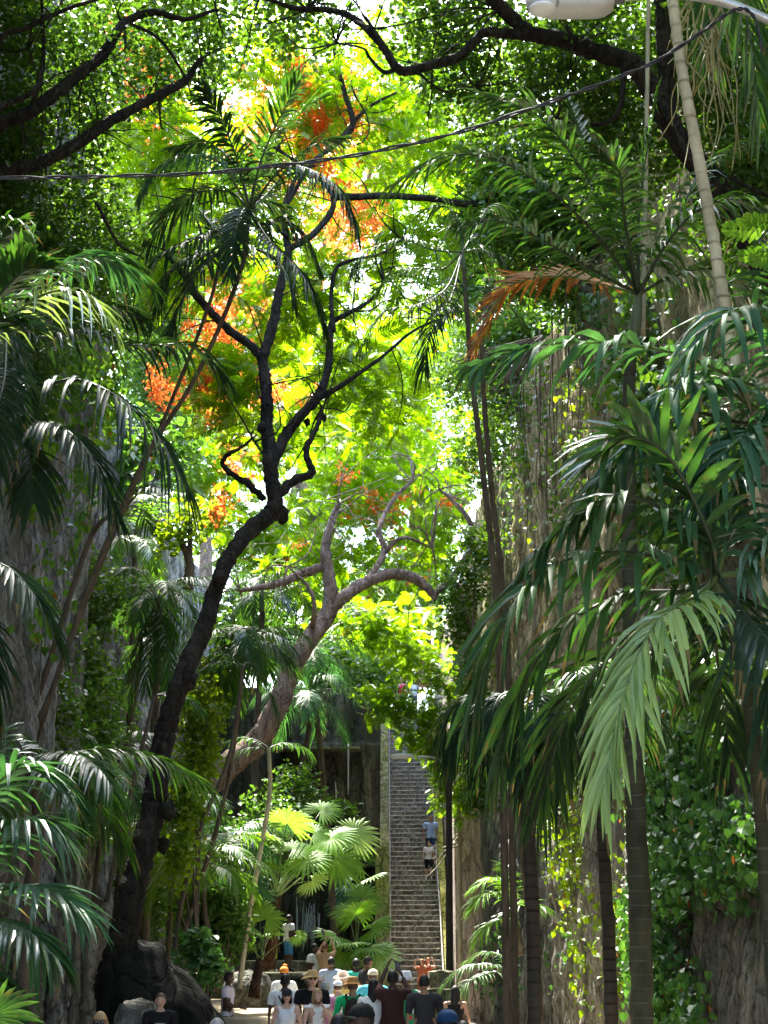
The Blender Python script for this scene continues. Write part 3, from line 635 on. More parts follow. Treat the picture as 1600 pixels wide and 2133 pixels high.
B1 = [(480, 420, 34, 190, 110, 2.5), (700, 240, 35, 200, 130, 3), (640, 620, 34, 170, 110, 2.2), (850, 560, 35, 120, 130, 2.5), (470, 800, 33, 110, 120, 1.5), (760, 820, 34, 130, 120, 2), (880, 300, 35, 160, 150, 3), (520, 110, 34, 220, 90, 3), (300, 300, 33, 150, 80, 2), (560, 900, 36, 120, 90, 1.5), (900, 120, 35, 200, 100, 3), (380, 560, 33, 120, 90, 2)]
# T1: the dark leaning tree in the middle of the picture
t1 = tree('flame_tree', 'dark leaning trunk rising beside the boulder and forking into bare black limbs', W(215, 2130, 27))
mb = MB()
limb(mb, [(205, 2190, 27), (225, 2080, 27), (255, 1960, 27), (285, 1820, 27.2), (318, 1700, 27.4), (330, 1600, 27.6), (350, 1500, 27.8), (385, 1400, 28), (425, 1310, 28.3), (452, 1220, 28.6), (490, 1140, 29), (545, 1085, 29.4), (590, 1066, 29.6)], [104, 78, 60, 53, 50, 46, 43, 41, 38, 34, 34, 37, 22], 150, .045, 18, .06)
limb(mb, [(548, 1088, 29.4), (572, 1050, 29.5), (566, 1000, 29.6), (560, 930, 29.8), (556, 880, 30), (556, 820, 30), (548, 760, 30.2), (543, 735, 30.2)], [34, 36, 32, 30, 28, 26, 23, 23], 70, .05, 12)
limb(mb, [(545, 745, 30.2), (520, 718, 30.2), (480, 690, 30.2), (440, 650, 30), (405, 610, 29.8), (380, 570, 29.6), (340, 520, 29)], [22, 20, 20, 19, 17, 12, 7], 40, .05)
limb(mb, [(545, 745, 30.2), (562, 700, 30.4), (576, 640, 30.6), (586, 590, 30.8), (600, 520, 31.2), (590, 440, 31.5), (620, 360, 32)], [26, 24, 22, 20, 18, 13, 8], 40)
limb(mb, [(560, 985, 29.7), (590, 915, 30.2), (625, 868, 30.6), (662, 826, 31), (683, 770, 31.3), (688, 700, 31.6), (694, 670, 31.8), (735, 648, 32), (775, 622, 32.4), (798, 585, 32.8), (792, 545, 33)], [28, 26, 23, 21, 18, 15, 13, 10, 8, 7, 5], 70, .05)
limb(mb, [(694, 690, 31.6), (690, 620, 32), (700, 560, 32), (740, 540, 32.2), (790, 530, 32.5), (840, 500, 33)], [12, 10, 10, 8, 6, 4], 40)
limb(mb, [(572, 1040, 29.5), (612, 1002, 29.8), (650, 985, 30), (636, 940, 30.1), (660, 890, 30.4), (672, 850, 30.6)], [22, 20, 18, 14, 11, 7], 40, .09, 10, .2)
limb(mb, [(550, 1040, 29.5), (520, 1010, 29.3), (480, 985, 29.2), (462, 962, 29.2), (478, 945, 29), (505, 930, 29), (535, 905, 28.8)], [16, 15, 13, 11, 9, 7, 4], 36, .09, 10, .25)
limb(mb, [(660, 830, 31), (700, 810, 31), (745, 780, 31), (800, 740, 31.5), (860, 690, 32), (930, 660, 32.5)], [16, 13, 10, 8, 6, 4], 36)
limb(mb, [(600, 520, 31.2), (650, 490, 31.5), (690, 440, 32), (690, 400, 32), (640, 350, 32), (590, 320, 32)], [16, 15, 14, 12, 8, 5], 40)
limb(mb, [(650, 490, 31.5), (620, 500, 31.4), (580, 480, 31), (540, 440, 31)], [12, 10, 7, 4])
limb(mb, [(690, 410, 32), (740, 410, 32), (800, 408, 32.4), (880, 412, 32.6), (985, 425, 33), (1040, 400, 33)], [18, 17, 16, 15, 16, 12], 40)
limb(mb, [(700, 300, 33), (735, 260, 33), (720, 200, 33), (700, 120, 33), (690, 40, 33)], [14, 14, 12, 10, 8])
limb(mb, [(590, 440, 31.5), (650, 340, 32), (700, 300, 33), (760, 230, 33), (830, 190, 33.4)], [10, 10, 12, 8, 5])
limb(mb, [(405, 610, 29.8), (390, 560, 29.6), (420, 500, 29.8), (400, 430, 30)], [12, 10, 7, 4])
for px, py, Y, w in ((588, 1072, 29.6, 26), (455, 1205, 28.4, 22), (352, 1690, 27.2, 26), (340, 1760, 27, 22), (545, 890, 29.7, 18), (675, 870, 31, 12), (395, 1420, 27.9, 26), (640, 880, 30.8, 12)):
    V, f = ellipsoid((0, 0, 0), np.array([M(w, Y) * .55] * 3) * np.array([1, 1, 1.3]), 12, 9); mb.add(W(px, py, Y) + V * (1 + .16 * rng.normal(0, 1, (len(V), 1))), f)
twigs(mb, [W(798, 585, 32.8), W(840, 500, 33), W(340, 520, 29), W(620, 360, 32), W(930, 660, 32.5), W(672, 850, 30.6), W(530, 920, 28.8), W(590, 320, 32), W(400, 430, 30), W(760, 230, 33), W(690, 60, 33), W(735, 648, 32)], 4, 1.2, .022, 3)
AV = np.concatenate(mb.v); AV = AV[AV[:, 2] > np.percentile(AV[:, 2], 35)]; twigs(mb, list(AV[rng.integers(0, len(AV), 60)]), 1, 1.6, .016, 33)
mb.build('trunk', BARK_DARK, t1)
P = blob_points(B1, 3000, .5, 21); mb = MB(); add_sprays(mb, P, .54, seed=1); mb.build('crown', LM['flame'], t1, False)
BB1 = [(290, 110, 36, 60, 60, 1), (600, 210, 37, 90, 90, 1.5, .8), (680, 250, 37, 60, 120, 1), (720, 460, 37, 80, 50, 1), (440, 780, 35, 110, 90, 1.2), (480, 720, 35, 60, 60, 1), (540, 640, 35, 80, 50, 1), (330, 210, 36, 50, 90, 1), (620, 1100, 36, 40, 22, .5), (760, 200, 37, 60, 100, 1), (480, 1050, 33, 50, 50, .6, 1.4)]
def blooms(P, L, parent, seed):
    mb = MB(); r = np.random.default_rng(seed); ids = r.integers(0, 4, len(P))
    for i in range(4):
        p = P[ids == i]; n = len(p)
        if n: scatter(mb, BLOOM[i], p, rotmats(r.uniform(0, 6.28, n), r.normal(0, .5, n), r.normal(0, .5, n)), L * r.uniform(.6, 1.2, n))
    return mb.build('blossoms', LM['bloom'], parent, False)
BB1 += [(270, 100, 32, 50, 45, .8, 1.5), (320, 190, 32, 80, 90, .8, 1.3), (350, 270, 32.4, 50, 40, .8), (650, 230, 32.5, 60, 90, .8), (690, 320, 32.5, 60, 90, .8, 1.2), (700, 480, 32.5, 80, 40, .8), (440, 800, 31.5, 100, 80, .8, 1.2), (430, 680, 31.5, 60, 50, .8), (540, 600, 32, 110, 50, .8), (560, 240, 32, 110, 80, 1, .5), (250, 90, 31.4, 40, 40, .6, 2), (310, 170, 31.4, 50, 50, .6, 1.5), (620, 170, 31.6, 60, 60, .6), (720, 250, 31.6, 40, 80, .6), (640, 400, 31.6, 90, 40, .6)]
BB1 = [(a, b, min(c + 2.6, 36), d * 1.35, e * 1.3, f * 1.6, *g) for a, b, c, d, e, f, *g in BB1]
PB = blob_points(BB1, 4200, .5, 5); PB = PB[vnoise(PB[:, 0] * 2.6 + 7, PB[:, 2] * 2.6 + PB[:, 1]) > .52]
blooms(PB, .30, t1, 4)

B2 = [(660, 1000, 54, 190, 110, 3), (860, 900, 55, 120, 160, 3), (800, 1120, 55, 170, 90, 3), (880, 1270, 62, 80, 60, 2, .6), (660, 1170, 55, 130, 90, 2), (720, 1290, 58, 90, 60, 1.5), (480, 1070, 50, 70, 80, 1.5), (560, 880, 54, 150, 120, 3), (760, 720, 55, 180, 130, 3), (930, 1080, 54, 60, 140, 2), (700, 930, 57, 160, 70, 2)]
# T2: the reddish leaning tree behind it
t2 = tree('flame_tree', 'pinkish-brown bare trunk leaning right behind the dark one, arching over the stairs', W(400, 1700, 47))
mb = MB()
limb(mb, [(330, 1780, 46), (420, 1650, 47), (470, 1600, 47.5), (530, 1550, 48), (575, 1480, 48), (605, 1400, 48.3), (645, 1330, 48.6), (680, 1285, 49), (690, 1240, 49), (684, 1190, 49), (678, 1140, 49), (690, 1090, 49), (705, 1050, 49)], [64, 60, 56, 50, 46, 42, 40, 38, 32, 26, 22, 18, 12], 100, .045, 14, .03)
limb(mb, [(672, 1180, 49), (630, 1195, 49), (590, 1212, 48.5), (550, 1222, 48), (500, 1230, 47)], [20, 20, 18, 15, 8], 30)
limb(mb, [(688, 1270, 49), (720, 1240, 49), (765, 1212, 49.5), (815, 1196, 50), (860, 1203, 50), (890, 1225, 50), (908, 1250, 50)], [30, 28, 26, 24, 24, 20, 12], 44)
limb(mb, [(765, 1212, 49.5), (800, 1150, 50), (790, 1100, 50), (820, 1040, 51), (860, 1000, 51)], [16, 14, 12, 9, 5])
limb(mb, [(905, 1240, 50), (960, 1180, 51), (985, 1120, 51), (975, 1080, 51), (940, 1040, 51), (915, 1020, 51)], [14, 16, 14, 12, 9, 5])
limb(mb, [(800, 1150, 50), (840, 1120, 50), (900, 1140, 50.5)], [12, 8, 4]); limb(mb, [(650, 1320, 48.6), (655, 1260, 48), (640, 1220, 48), (600, 1180, 48)], [14, 10, 8, 4])
twigs(mb, [W(860, 1000, 51), W(705, 1050, 49), W(900, 1140, 50.5), W(500, 1230, 47), W(915, 1020, 51), W(600, 1180, 48)], 5, 1.6, .03, 8)
AV = np.concatenate(mb.v); AV = AV[AV[:, 2] > np.percentile(AV[:, 2], 35)]; twigs(mb, list(AV[rng.integers(0, len(AV), 60)]), 1, 2.0, .02, 34)
mb.build('trunk', BARK_RED, t2)
P = blob_points(B2, 2700, .46, 31); mb = MB(); add_sprays(mb, P, .62, seed=2); mb.build('crown', LM['flame'], t2, False)
blooms(blob_points([(500, 960, 50, 60, 40, 1), (620, 1110, 50, 40, 30, .6), (900, 1040, 53, 50, 30, 1, .4), (760, 1060, 53, 110, 40, 1, .4), (710, 990, 52, 20, 20, .5), (470, 1040, 49, 50, 60, .6), (560, 830, 52, 130, 60, 1.5, .6)], 230, .5, 6), .45, t2, 9)

# low sprays hanging in front of the stairs (a young flame tree rooted beside the flank wall)
t3 = tree('flame_tree', 'young lime-green tree leaning out over the stairs from the flank wall', W(955, 2100, 58.6))
mb = MB()
limb(mb, [(962, 2120, 58.6), (958, 1900, 58.6), (955, 1720, 58.6), (958, 1600, 58.5), (950, 1520, 58.3), (930, 1440, 58), (900, 1390, 57.6)], [10, 10, 9, 9, 8, 7, 5], 40)
for q in ([(958, 1600, 58.5), (900, 1605, 57.5), (868, 1598, 57)], [(950, 1520, 58.3), (880, 1560, 57), (835, 1580, 56.8)], [(945, 1500, 58), (860, 1525, 57), (800, 1545, 56.5)], [(940, 1470, 58), (870, 1500, 57), (830, 1490, 56.5)], [(956, 1740, 58.6), (915, 1800, 57.5), (885, 1830, 57)], [(956, 1700, 58.6), (920, 1708, 57.5), (905, 1703, 57.2)], [(956, 1760, 58.6), (925, 1775, 57.5), (905, 1800, 57)], [(956, 1750, 58.6), (930, 1770, 57.5), (900, 1790, 57)], [(956, 1735, 58.6), (925, 1765, 57.5), (895, 1760, 57)]): limb(mb, q, [3.4, 2.2, 1.2])
mb.build('trunk', BARK_PALE, t3)
P = blob_points([(820, 1330, 58, 75, 45, 1.2), (880, 1370, 58, 70, 50, 1.2), (790, 1440, 57.5, 60, 22, .8), (850, 1465, 57.5, 80, 26, .8), (905, 1490, 57.5, 45, 30, .8), (860, 1535, 57.5, 60, 14, .5, .7), (925, 1560, 57.8, 35, 40, .7), (918, 1640, 57.8, 26, 55, .5), (955, 1680, 58.3, 26, 60, .4, .7), (800, 1290, 58, 60, 40, 1), (920, 1430, 57.8, 40, 50, .8), (820, 1480, 57.4, 70, 34, .6, 1.4), (880, 1530, 57.4, 60, 40, .6, 1.4), (920, 1590, 57.6, 30, 50, .5, 1.2), (965, 1620, 58.4, 20, 60, .4, .7)], 1800, .28, 41)
mb = MB(); add_sprays(mb, P, .40, SPRAY, seed=3); mb.build('crown', LM['flame'], t3, False)

# flame trees on the high ground beyond the stairs
far = [('broad bright flame tree on the high ground, centre behind the forked limbs', 640, 1330, 84, [(620, 780, 84, 220, 140, 6), (520, 620, 84, 180, 110, 5), (700, 980, 84, 190, 120, 5), (500, 1060, 82, 150, 130, 4), (620, 1200, 82, 150, 110, 4)], .25),
       ('bright flame tree on the high ground straight above the stairs', 880, 1390, 88, [(880, 760, 88, 160, 170, 6), (900, 1020, 86, 130, 150, 4), (820, 1230, 85, 150, 110, 3), (740, 1330, 86, 130, 90, 3), (960, 1300, 86, 50, 90, 2), (1030, 800, 88, 90, 200, 4)], .12),
       ('tall flame tree with scarlet blossom against the sky, highest of those beyond', 560, 1350, 96, [(480, 330, 96, 260, 120, 7), (680, 480, 96, 170, 110, 6), (380, 480, 96, 150, 120, 6), (780, 330, 97, 160, 160, 6)], .75),
       ('flame tree beyond the left cliff, half hidden by palms', 420, 1250, 78, [(400, 900, 78, 110, 150, 4), (350, 700, 78, 110, 130, 4), (300, 1000, 76, 70, 90, 3)], .3),
       ('pale flame tree far back in the upper left, seen through the fig limbs', 150, 1200, 90, [(140, 230, 90, 170, 130, 5), (60, 420, 88, 120, 120, 5), (220, 430, 90, 110, 90, 4)], .2)]
for i, (lab, px, py, Y, bl, fl) in enumerate(far):
    t = tree('flame_tree', lab, W(px, py, Y), group='flame trees on the high ground beyond the stairs'); mb = MB(); c0 = bl[0]
    limb(mb, [(px, py + 40, Y), (px + 10, (py * 2 + c0[1]) // 3, Y), ((px + c0[0]) // 2, (py + c0[1] * 2) // 3, Y), (c0[0], c0[1], Y)], [34, 26, 20, 10], 30)
    for b in bl: limb(mb, [((px + c0[0]) // 2, (py + c0[1] * 2) // 3, Y), ((px + b[0]) // 2, (py + b[1] * 2) // 3, Y), (b[0], b[1], Y), (b[0] + random.randint(-60, 60), b[1] - b[4] // 2, Y)], [18, 14, 9, 4], 26)
    mb.build('trunk', BARK_RED, t)
    P = blob_points(bl, [3600, 3600, 2200, 1700, 1300][i], .42 if i != 2 else .52, 60 + i); mb = MB(); add_sprays(mb, P, .92, seed=70 + i); mb.build('crown', LM['flame'], t, False)
    blooms(blob_points([(b[0], b[1] - b[4] * .3, b[2] - b[5] * .1, b[3] * .8, b[4] * .7, b[5] * .7) for b in bl], int(900 * fl) + 40, .5, 80 + i), .75, t, 90 + i)

# dark small-leaved trees near the camera whose limbs frame the top of the picture
t4 = tree('fig_tree', 'dark small-leaved tree on the left cliff with thick limbs slanting up to the right', W(-260, 900, 20))
mb = MB()
limb(mb, [(-330, 1000, 20), (-200, 560, 20), (-60, 400, 20), (0, 362, 20), (80, 340, 20), (160, 300, 20.2), (220, 258, 20.4), (280, 225, 20.6), (340, 192, 20.8), (385, 168, 21), (420, 120, 21)], [60, 50, 40, 34, 30, 28, 27, 24, 22, 20, 10], 80, .04)
limb(mb, [(-200, 560, 20), (-90, 320, 19.6), (0, 258, 19.5), (60, 235, 19.5), (115, 195, 19.6), (170, 150, 19.7), (210, 120, 19.8), (240, 75, 19.8), (262, 45, 20), (320, 25, 20), (385, 40, 20), (450, 20, 20)], [44, 36, 32, 31, 30, 28, 25, 22, 20, 17, 12, 8], 80, .04)
limb(mb, [(-60, 200, 19), (0, 82, 19), (50, 60, 19), (95, 38, 19), (150, 15, 19), (260, -20, 19)], [14, 13, 12, 11, 10, 8], 40)
limb(mb, [(60, 240, 19.5), (88, 150, 19.3), (90, 60, 19.3), (85, -20, 19)], [14, 11, 9, 7], 30)
limb(mb, [(-40, 250, 19), (20, 215, 19), (70, 190, 19), (88, 140, 19)], [16, 14, 12, 7], 24)
limb(mb, [(200, 420, 20.5), (225, 470, 20.5), (250, 510, 20.5), (300, 540, 20.5)], [8, 8, 7, 4]); limb(mb, [(330, 195, 20.8), (335, 260, 20.8), (342, 270, 20.8)], [6, 5, 3]); limb(mb, [(262, 45, 20), (330, 80, 20), (380, 150, 20.4), (400, 200, 21)], [9, 8, 6, 3])
for x0, y0, L in ((85, 150, 200), (95, 210, 60), (78, 300, 70), (118, 240, 60), (60, 340, 60), (140, 180, 90)): limb(mb, [(x0, y0, 19.4), (x0 + random.randint(-8, 8), y0 + L * .5, 19.4), (x0 + random.randint(-12, 12), y0 + L, 19.4)], [3.5, 3, 2], 14, .1, 6)
twigs(mb, [W(420, 120, 21), W(450, 20, 20), W(300, 210, 20.7), W(200, 270, 20.3), W(100, 335, 20), W(180, 145, 19.7), W(40, 245, 19.5), W(260, 60, 20), W(110, 35, 19), W(60, 100, 19.3)], 6, .9, .012, 12)
mb.build('trunk', BARK_DARK, t4)
B4 = [(60, 60, 20, 130, 90, 2), (150, 20, 20, 180, 60, 2), (380, 30, 21, 170, 50, 2), (150, 150, 20.5, 100, 90, 1.5, .7), (60, 330, 21, 110, 70, 1.5, .8), (300, 150, 21.5, 90, 60, 1, .6), (60, 480, 21.5, 110, 120, 1.5), (40, 200, 20.5, 80, 100, 1.5), (460, 120, 22, 90, 60, 1, .5), (200, 240, 21, 90, 40, 1, .5), (30, 620, 22, 80, 100, 1.5), (200, 430, 22, 90, 110, 1.5), (130, 560, 21.5, 90, 90, 1.2), (190, 620, 23, 80, 90, 1.2), (60, 760, 22, 70, 90, 1)]
P = cluster(blob_points(B4, 2700, .54, 43), 9, .14, 5); mb = MB(); add_leaves(mb, P, .085, LEAF, .6, 4); mb.build('crown', LM['small'], t4, False)

t5 = tree('fig_tree', 'dark tree on the right with a heavy crooked limb reaching left across the top', W(1700, 1000, 18))
mb = MB()
limb(mb, [(1720, 1300, 18), (1640, 700, 18), (1520, 430, 17.8), (1420, 300, 17.6), (1350, 175, 17.4), (1310, 128, 17.3), (1240, 108, 17.2), (1160, 80, 17.1), (1110, 70, 17), (1070, 40, 17), (1020, -10, 16.8), (960, -60, 16.8)], [70, 62, 56, 52, 50, 46, 42, 38, 34, 34, 32, 28], 90, .045, 14)
limb(mb, [(1115, 76, 17), (1060, 70, 17), (1010, 68, 17), (985, 90, 17), (955, 118, 17), (910, 132, 17), (850, 148, 17), (825, 140, 17), (800, 100, 17), (775, 65, 17), (740, 45, 17.2)], [26, 26, 22, 22, 24, 24, 24, 22, 18, 16, 10], 70, .045)
limb(mb, [(800, 100, 17), (740, 40, 17.4), (680, 20, 17.6), (620, 18, 17.8), (540, -8, 18)], [16, 16, 15, 13, 10], 30)
limb(mb, [(1390, 240, 17.6), (1385, 120, 17.6), (1380, 40, 17.6), (1370, -60, 17.6)], [40, 38, 34, 30], 30)
limb(mb, [(830, 140, 17), (800, 150, 17), (770, 120, 17), (755, 100, 17), (700, 90, 17.5)], [12, 10, 8, 6, 4]); limb(mb, [(870, 150, 17), (900, 175, 17), (930, 190, 17.4), (990, 180, 17.6)], [8, 6, 5, 3])
limb(mb, [(1300, 130, 17.2), (1290, 230, 17.2), (1240, 260, 17.4), (1160, 250, 17.6)], [16, 13, 9, 5])
limb(mb, [(1360, 180, 17.4), (1440, 330, 17.2), (1500, 360, 17.2), (1600, 410, 17.2)], [18, 14, 10, 8])
twigs(mb, [W(990, 180, 17.6), W(700, 90, 17.5), W(540, -8, 18), W(1160, 250, 17.6), W(1040, 20, 17), W(900, 140, 17), W(1200, 90, 17), W(780, 60, 17), W(640, 18, 17.8)], 7, .9, .012, 17)
mb.build('trunk', BARK_DARK, t5)
B5 = [(1150, 30, 18, 200, 70, 1.8), (900, 40, 18.5, 180, 60, 1.5, .8), (650, 20, 19, 160, 45, 1.5, .8), (1200, 200, 18.5, 140, 90, 1.5), (1050, 180, 19, 120, 70, 1.5, .8), (1350, 60, 18.5, 150, 100, 2), (1500, 150, 18.5, 140, 160, 2), (1560, 400, 18.5, 110, 150, 2), (950, 200, 19, 100, 60, 1.2, .5), (1300, 330, 19, 120, 90, 1.5)]
P = cluster(blob_points(B5, 3000, .46, 44), 9, .14, 6); mb = MB(); add_leaves(mb, P, .085, LEAF, .6, 5); mb.build('crown', LM['small'], t5, False)

# overhanging canopy above the frame: trees added to keep sun off the near part
def shade_canopy(name, label, root, blobs, n, L, mat, seed, trunk, k=7, sd=.3, tpl=LEAF, gap=.36):
    t = tree(name, label, root); mb = MB()
    V, fs = tube([np.array(p) for p in trunk], [.42, .34, .26, .16], 40, 12, .05, .05); mb.add(V, fs)
    top = np.array(trunk[-1])
    for (c, r) in blobs:
        c = np.array(c); V, fs = tube([np.array(trunk[-2]), (np.array(trunk[-2]) + c) / 2 + np.array([0, 0, .6]), c], [.16, .10, .03], 20, 8, .05, .1); mb.add(V, fs)
    mb.build('trunk', BARK_DARK, t)
    rr = np.random.default_rng(seed); P = []
    vol = np.array([r[0] * r[1] * r[2] for c, r in blobs]) ** .7; vol /= vol.sum()
    for (c, r), v in zip(blobs, vol): P.append(np.array(c) + nrm(rr.normal(0, 1, (int(n * v), 3))) * rr.random((int(n * v), 1)) ** .4 * np.array(r))
    P = np.concatenate(P); q = vnoise(P[:, 0] * .7 + 11, P[:, 1] * .7 + P[:, 2] * .5); P = P[q > gap]
    P = cluster(P, k, sd, seed + 1); mb = MB(); add_leaves(mb, P, L, tpl, .55, seed); mb.build('crown', LM[mat], t, False); return t
shade_canopy('fig_tree', 'large dark tree added on the right cliff, crown placed to shade the near gorge', (7.5, 14, TOPZ), [((3.5, 12, 16), (4.5, 5, 2)), ((0, 16, 17.2), (4.5, 5, 2)), ((6, 22, 18.5), (5, 6, 2.5)), ((4, 5, 14.5), (4, 5, 2)), ((3.8, 30, 20.5), (3.0, 5, 2)), ((0, 8, 15.5), (4, 5, 1.8))], 5200, .145, 'mid', 51, [(7.5, 14, 16.5), (7.2, 14.5, 18.5), (6, 15, 19.5), (4.5, 15, 19.8)], 7, .3)
shade_canopy('fig_tree', 'large dark tree added on the left cliff, crown placed to shade the near gorge', (-7.5, 15, TOPZ), [((-4, 12, 16), (4.5, 5, 2)), ((-5.5, 22, 18.5), (4.5, 6, 2.2)), ((-4, 4, 14.5), (4, 5, 2)), ((-6.5, 31, 20.5), (3.5, 4, 2)), ((-1, 22, 20.5), (3.5, 3.5, 1.5)), ((-5.8, 37.5, 20.5), (2.8, 4, 1.6))], 5600, .165, 'mid', 52, [(-7.6, 15, 16.5), (-7, 15.5, 18.5), (-6, 16, 19.5), (-4.8, 16, 19.8)], 7, .3, gap=.30)
# cliff-top trees that fill the upper right and left
def cliff_tree(label, root, blobs, n, L, mat, seed, k=8, sd=.22, gap=.42, tpl=LEAF, name='broadleaf_tree'):
    t = tree(name, label, W(*root)); mb = MB(); b0 = blobs[0]
    limb(mb, [root, ((root[0] + b0[0]) / 2 + 15, (root[1] + b0[1]) / 2, b0[2]), (b0[0], b0[1], b0[2])], [26, 20, 8], 24)
    for b in blobs: limb(mb, [((root[0] + b0[0]) / 2 + 15, (root[1] + b0[1]) / 2, b0[2]), ((root[0] + b[0] * 2) / 3, (root[1] + b[1] * 2) / 3 - 20, b[2]), (b[0], b[1], b[2]), (b[0] + random.randint(-50, 50), b[1] - b[4] * .7, b[2])], [14, 10, 6, 3], 24)
    mb.build('trunk', BARK_BROWN, t)
    P = cluster(blob_points(blobs, n, gap, seed), k, sd, seed); mb = MB(); add_leaves(mb, P, L, tpl, .6, seed); mb.build('crown', LM[mat], t, False); return t
cliff_tree('dense dark green tree covering the top of the right cliff', (1250, 700, 36), [(1120, 480, 34, 170, 110, 2.5), (1280, 330, 33, 190, 130, 2.5), (1450, 500, 30, 190, 170, 2.5), (1060, 350, 34, 110, 100, 2), (1400, 250, 30, 180, 140, 2), (1180, 590, 36, 110, 60, 1.5), (1500, 700, 29, 150, 150, 2)], 6200, .14, 'small', 61, gap=.34)
cliff_tree('loose bright-green tree on the right cliff edge behind the dead frond', (1150, 620, 46), [(1000, 560, 46, 90, 120, 2), (1060, 620, 45, 90, 80, 2), (960, 420, 46, 90, 120, 2), (1010, 760, 45, 70, 100, 1.5, .7), (1110, 690, 44, 70, 60, 1.2), (1060, 820, 46, 50, 60, 1)], 2400, .16, 'mid', 62)
cliff_tree('leafy tree on the left cliff edge behind the drooping palm fronds', (200, 830, 42), [(160, 640, 40, 140, 110, 2), (260, 520, 42, 130, 110, 2), (80, 780, 38, 110, 90, 2), (330, 640, 44, 80, 120, 2)], 2300, .15, 'mid', 63)
cliff_tree('pale green tree on the left cliff top above the grey rock face', (330, 950, 56), [(320, 780, 56, 90, 110, 2.5), (240, 900, 54, 70, 60, 2), (390, 930, 58, 60, 70, 2)], 1300, .17, 'shrub', 64)
cliff_tree('big-leaved tree by the grey rock face with large pale leaves', (330, 1110, 47), [(250, 980, 47, 80, 55, 1), (340, 930, 48, 90, 40, 1), (220, 1060, 46, 40, 30, .6)], 240, .34, 'shrub', 65, 3, .3, .35, LEAF, 'broadleaf_tree')
cliff_tree('feathery lime sapling in front of the grey cliff, left of the dark trunk', (390, 1230, 43), [(370, 1110, 43, 60, 45, .6), (400, 1070, 43, 40, 30, .5)], 120, .2, 'vine', 66, 3, .15, .3, LEAF, 'sapling')

# ------------------------------------------------------------------ palms
def w(*l): return [W(*p) for p in l]
FK_S = dict(n=42, ll=.66, lw=.042, droop=.55, r0=.02)
# slender twin-trunked palm in the centre left, crown against the blossom
palm('slender_palm', 'slender leaning palm whose dark crown stands against the scarlet blossom', w((-40, 1690, 24), (90, 1480, 23.7), (190, 1210, 23.3), (300, 960, 22.8), (400, 800, 22.4), (470, 650, 22.1), (508, 540, 22), (516, 470, 22)), [M(7, 22), M(6, 22), M(5.2, 22), M(5, 22)], [
    dict(pts=w((545, 330, 21.8), (590, 230, 21.6), (625, 165, 21.5)), dih=.35, droop=.25, ll=.62, mat='palm'),
    dict(pts=w((545, 330, 22.2), (620, 240, 22.6), (665, 205, 22.8)), dih=.3, droop=.3, mat='palm'),
    dict(pts=w((490, 320, 21.8), (455, 240, 21.6), (425, 185, 21.4)), dih=.1, droop=.5),
    dict(pts=w((460, 340, 21.6), (390, 325, 21.2), (330, 350, 21), (300, 395, 20.9)), droop=.75, mat='teal', ll=.45),
    dict(pts=w((590, 350, 21.6), (660, 360, 21.3), (710, 400, 21.1), (742, 480, 21)), droop=.8, ll=.42),
    dict(pts=w((480, 400, 22.4), (420, 400, 22.7), (360, 440, 22.9), (310, 510, 23)), droop=.6),
    dict(pts=w((470, 470, 21.7), (400, 500, 21.3), (340, 530, 21), (285, 590, 20.8)), droop=.6),
    dict(pts=w((560, 400, 22.4), (640, 310, 22.7), (705, 290, 22.9)), droop=.4),
    dict(pts=w((560, 500, 21.6), (620, 560, 21.3), (655, 620, 21.2), (680, 690, 21.2)), droop=.7, ll=.45),
    dict(pts=w((460, 520, 21.6), (410, 570, 21.3), (370, 650, 21.2), (350, 700, 21.1)), droop=.5),
    dict(pts=w((540, 470, 22), (590, 460, 22), (640, 500, 22), (665, 560, 22)), droop=.7, ll=.4),
    dict(pts=w((505, 440, 21.4), (490, 490, 21), (480, 570, 20.9)), droop=.3, ll=.4),
    dict(pts=w((500, 360, 22.5), (440, 300, 22.9), (370, 310, 23.1)), droop=.6)], 'dark', BARK_BROWN, seed=1, fk=FK_S)
palm('slender_palm', 'second slender trunk close behind the leaning one, with a sparse crown of thin fronds', w((20, 1720, 26), (130, 1380, 25.5), (250, 1080, 25), (330, 900, 24.5), (400, 730, 24), (440, 620, 23.8), (455, 560, 23.8)), [M(6, 24), M(5, 24), M(4.2, 24), M(4, 24)], [
    dict(pts=w((420, 530, 23.6), (360, 560, 23.4), (330, 640, 23.3))), dict(pts=w((480, 520, 23.6), (540, 520, 23.4), (590, 560, 23.3), (610, 620, 23.3))), dict(pts=w((440, 470, 24), (400, 430, 24.3), (340, 440, 24.5))), dict(pts=w((470, 470, 24), (520, 420, 24.3), (590, 430, 24.5)))], 'dark', BARK_BROWN, seed=2, fk=FK_S)
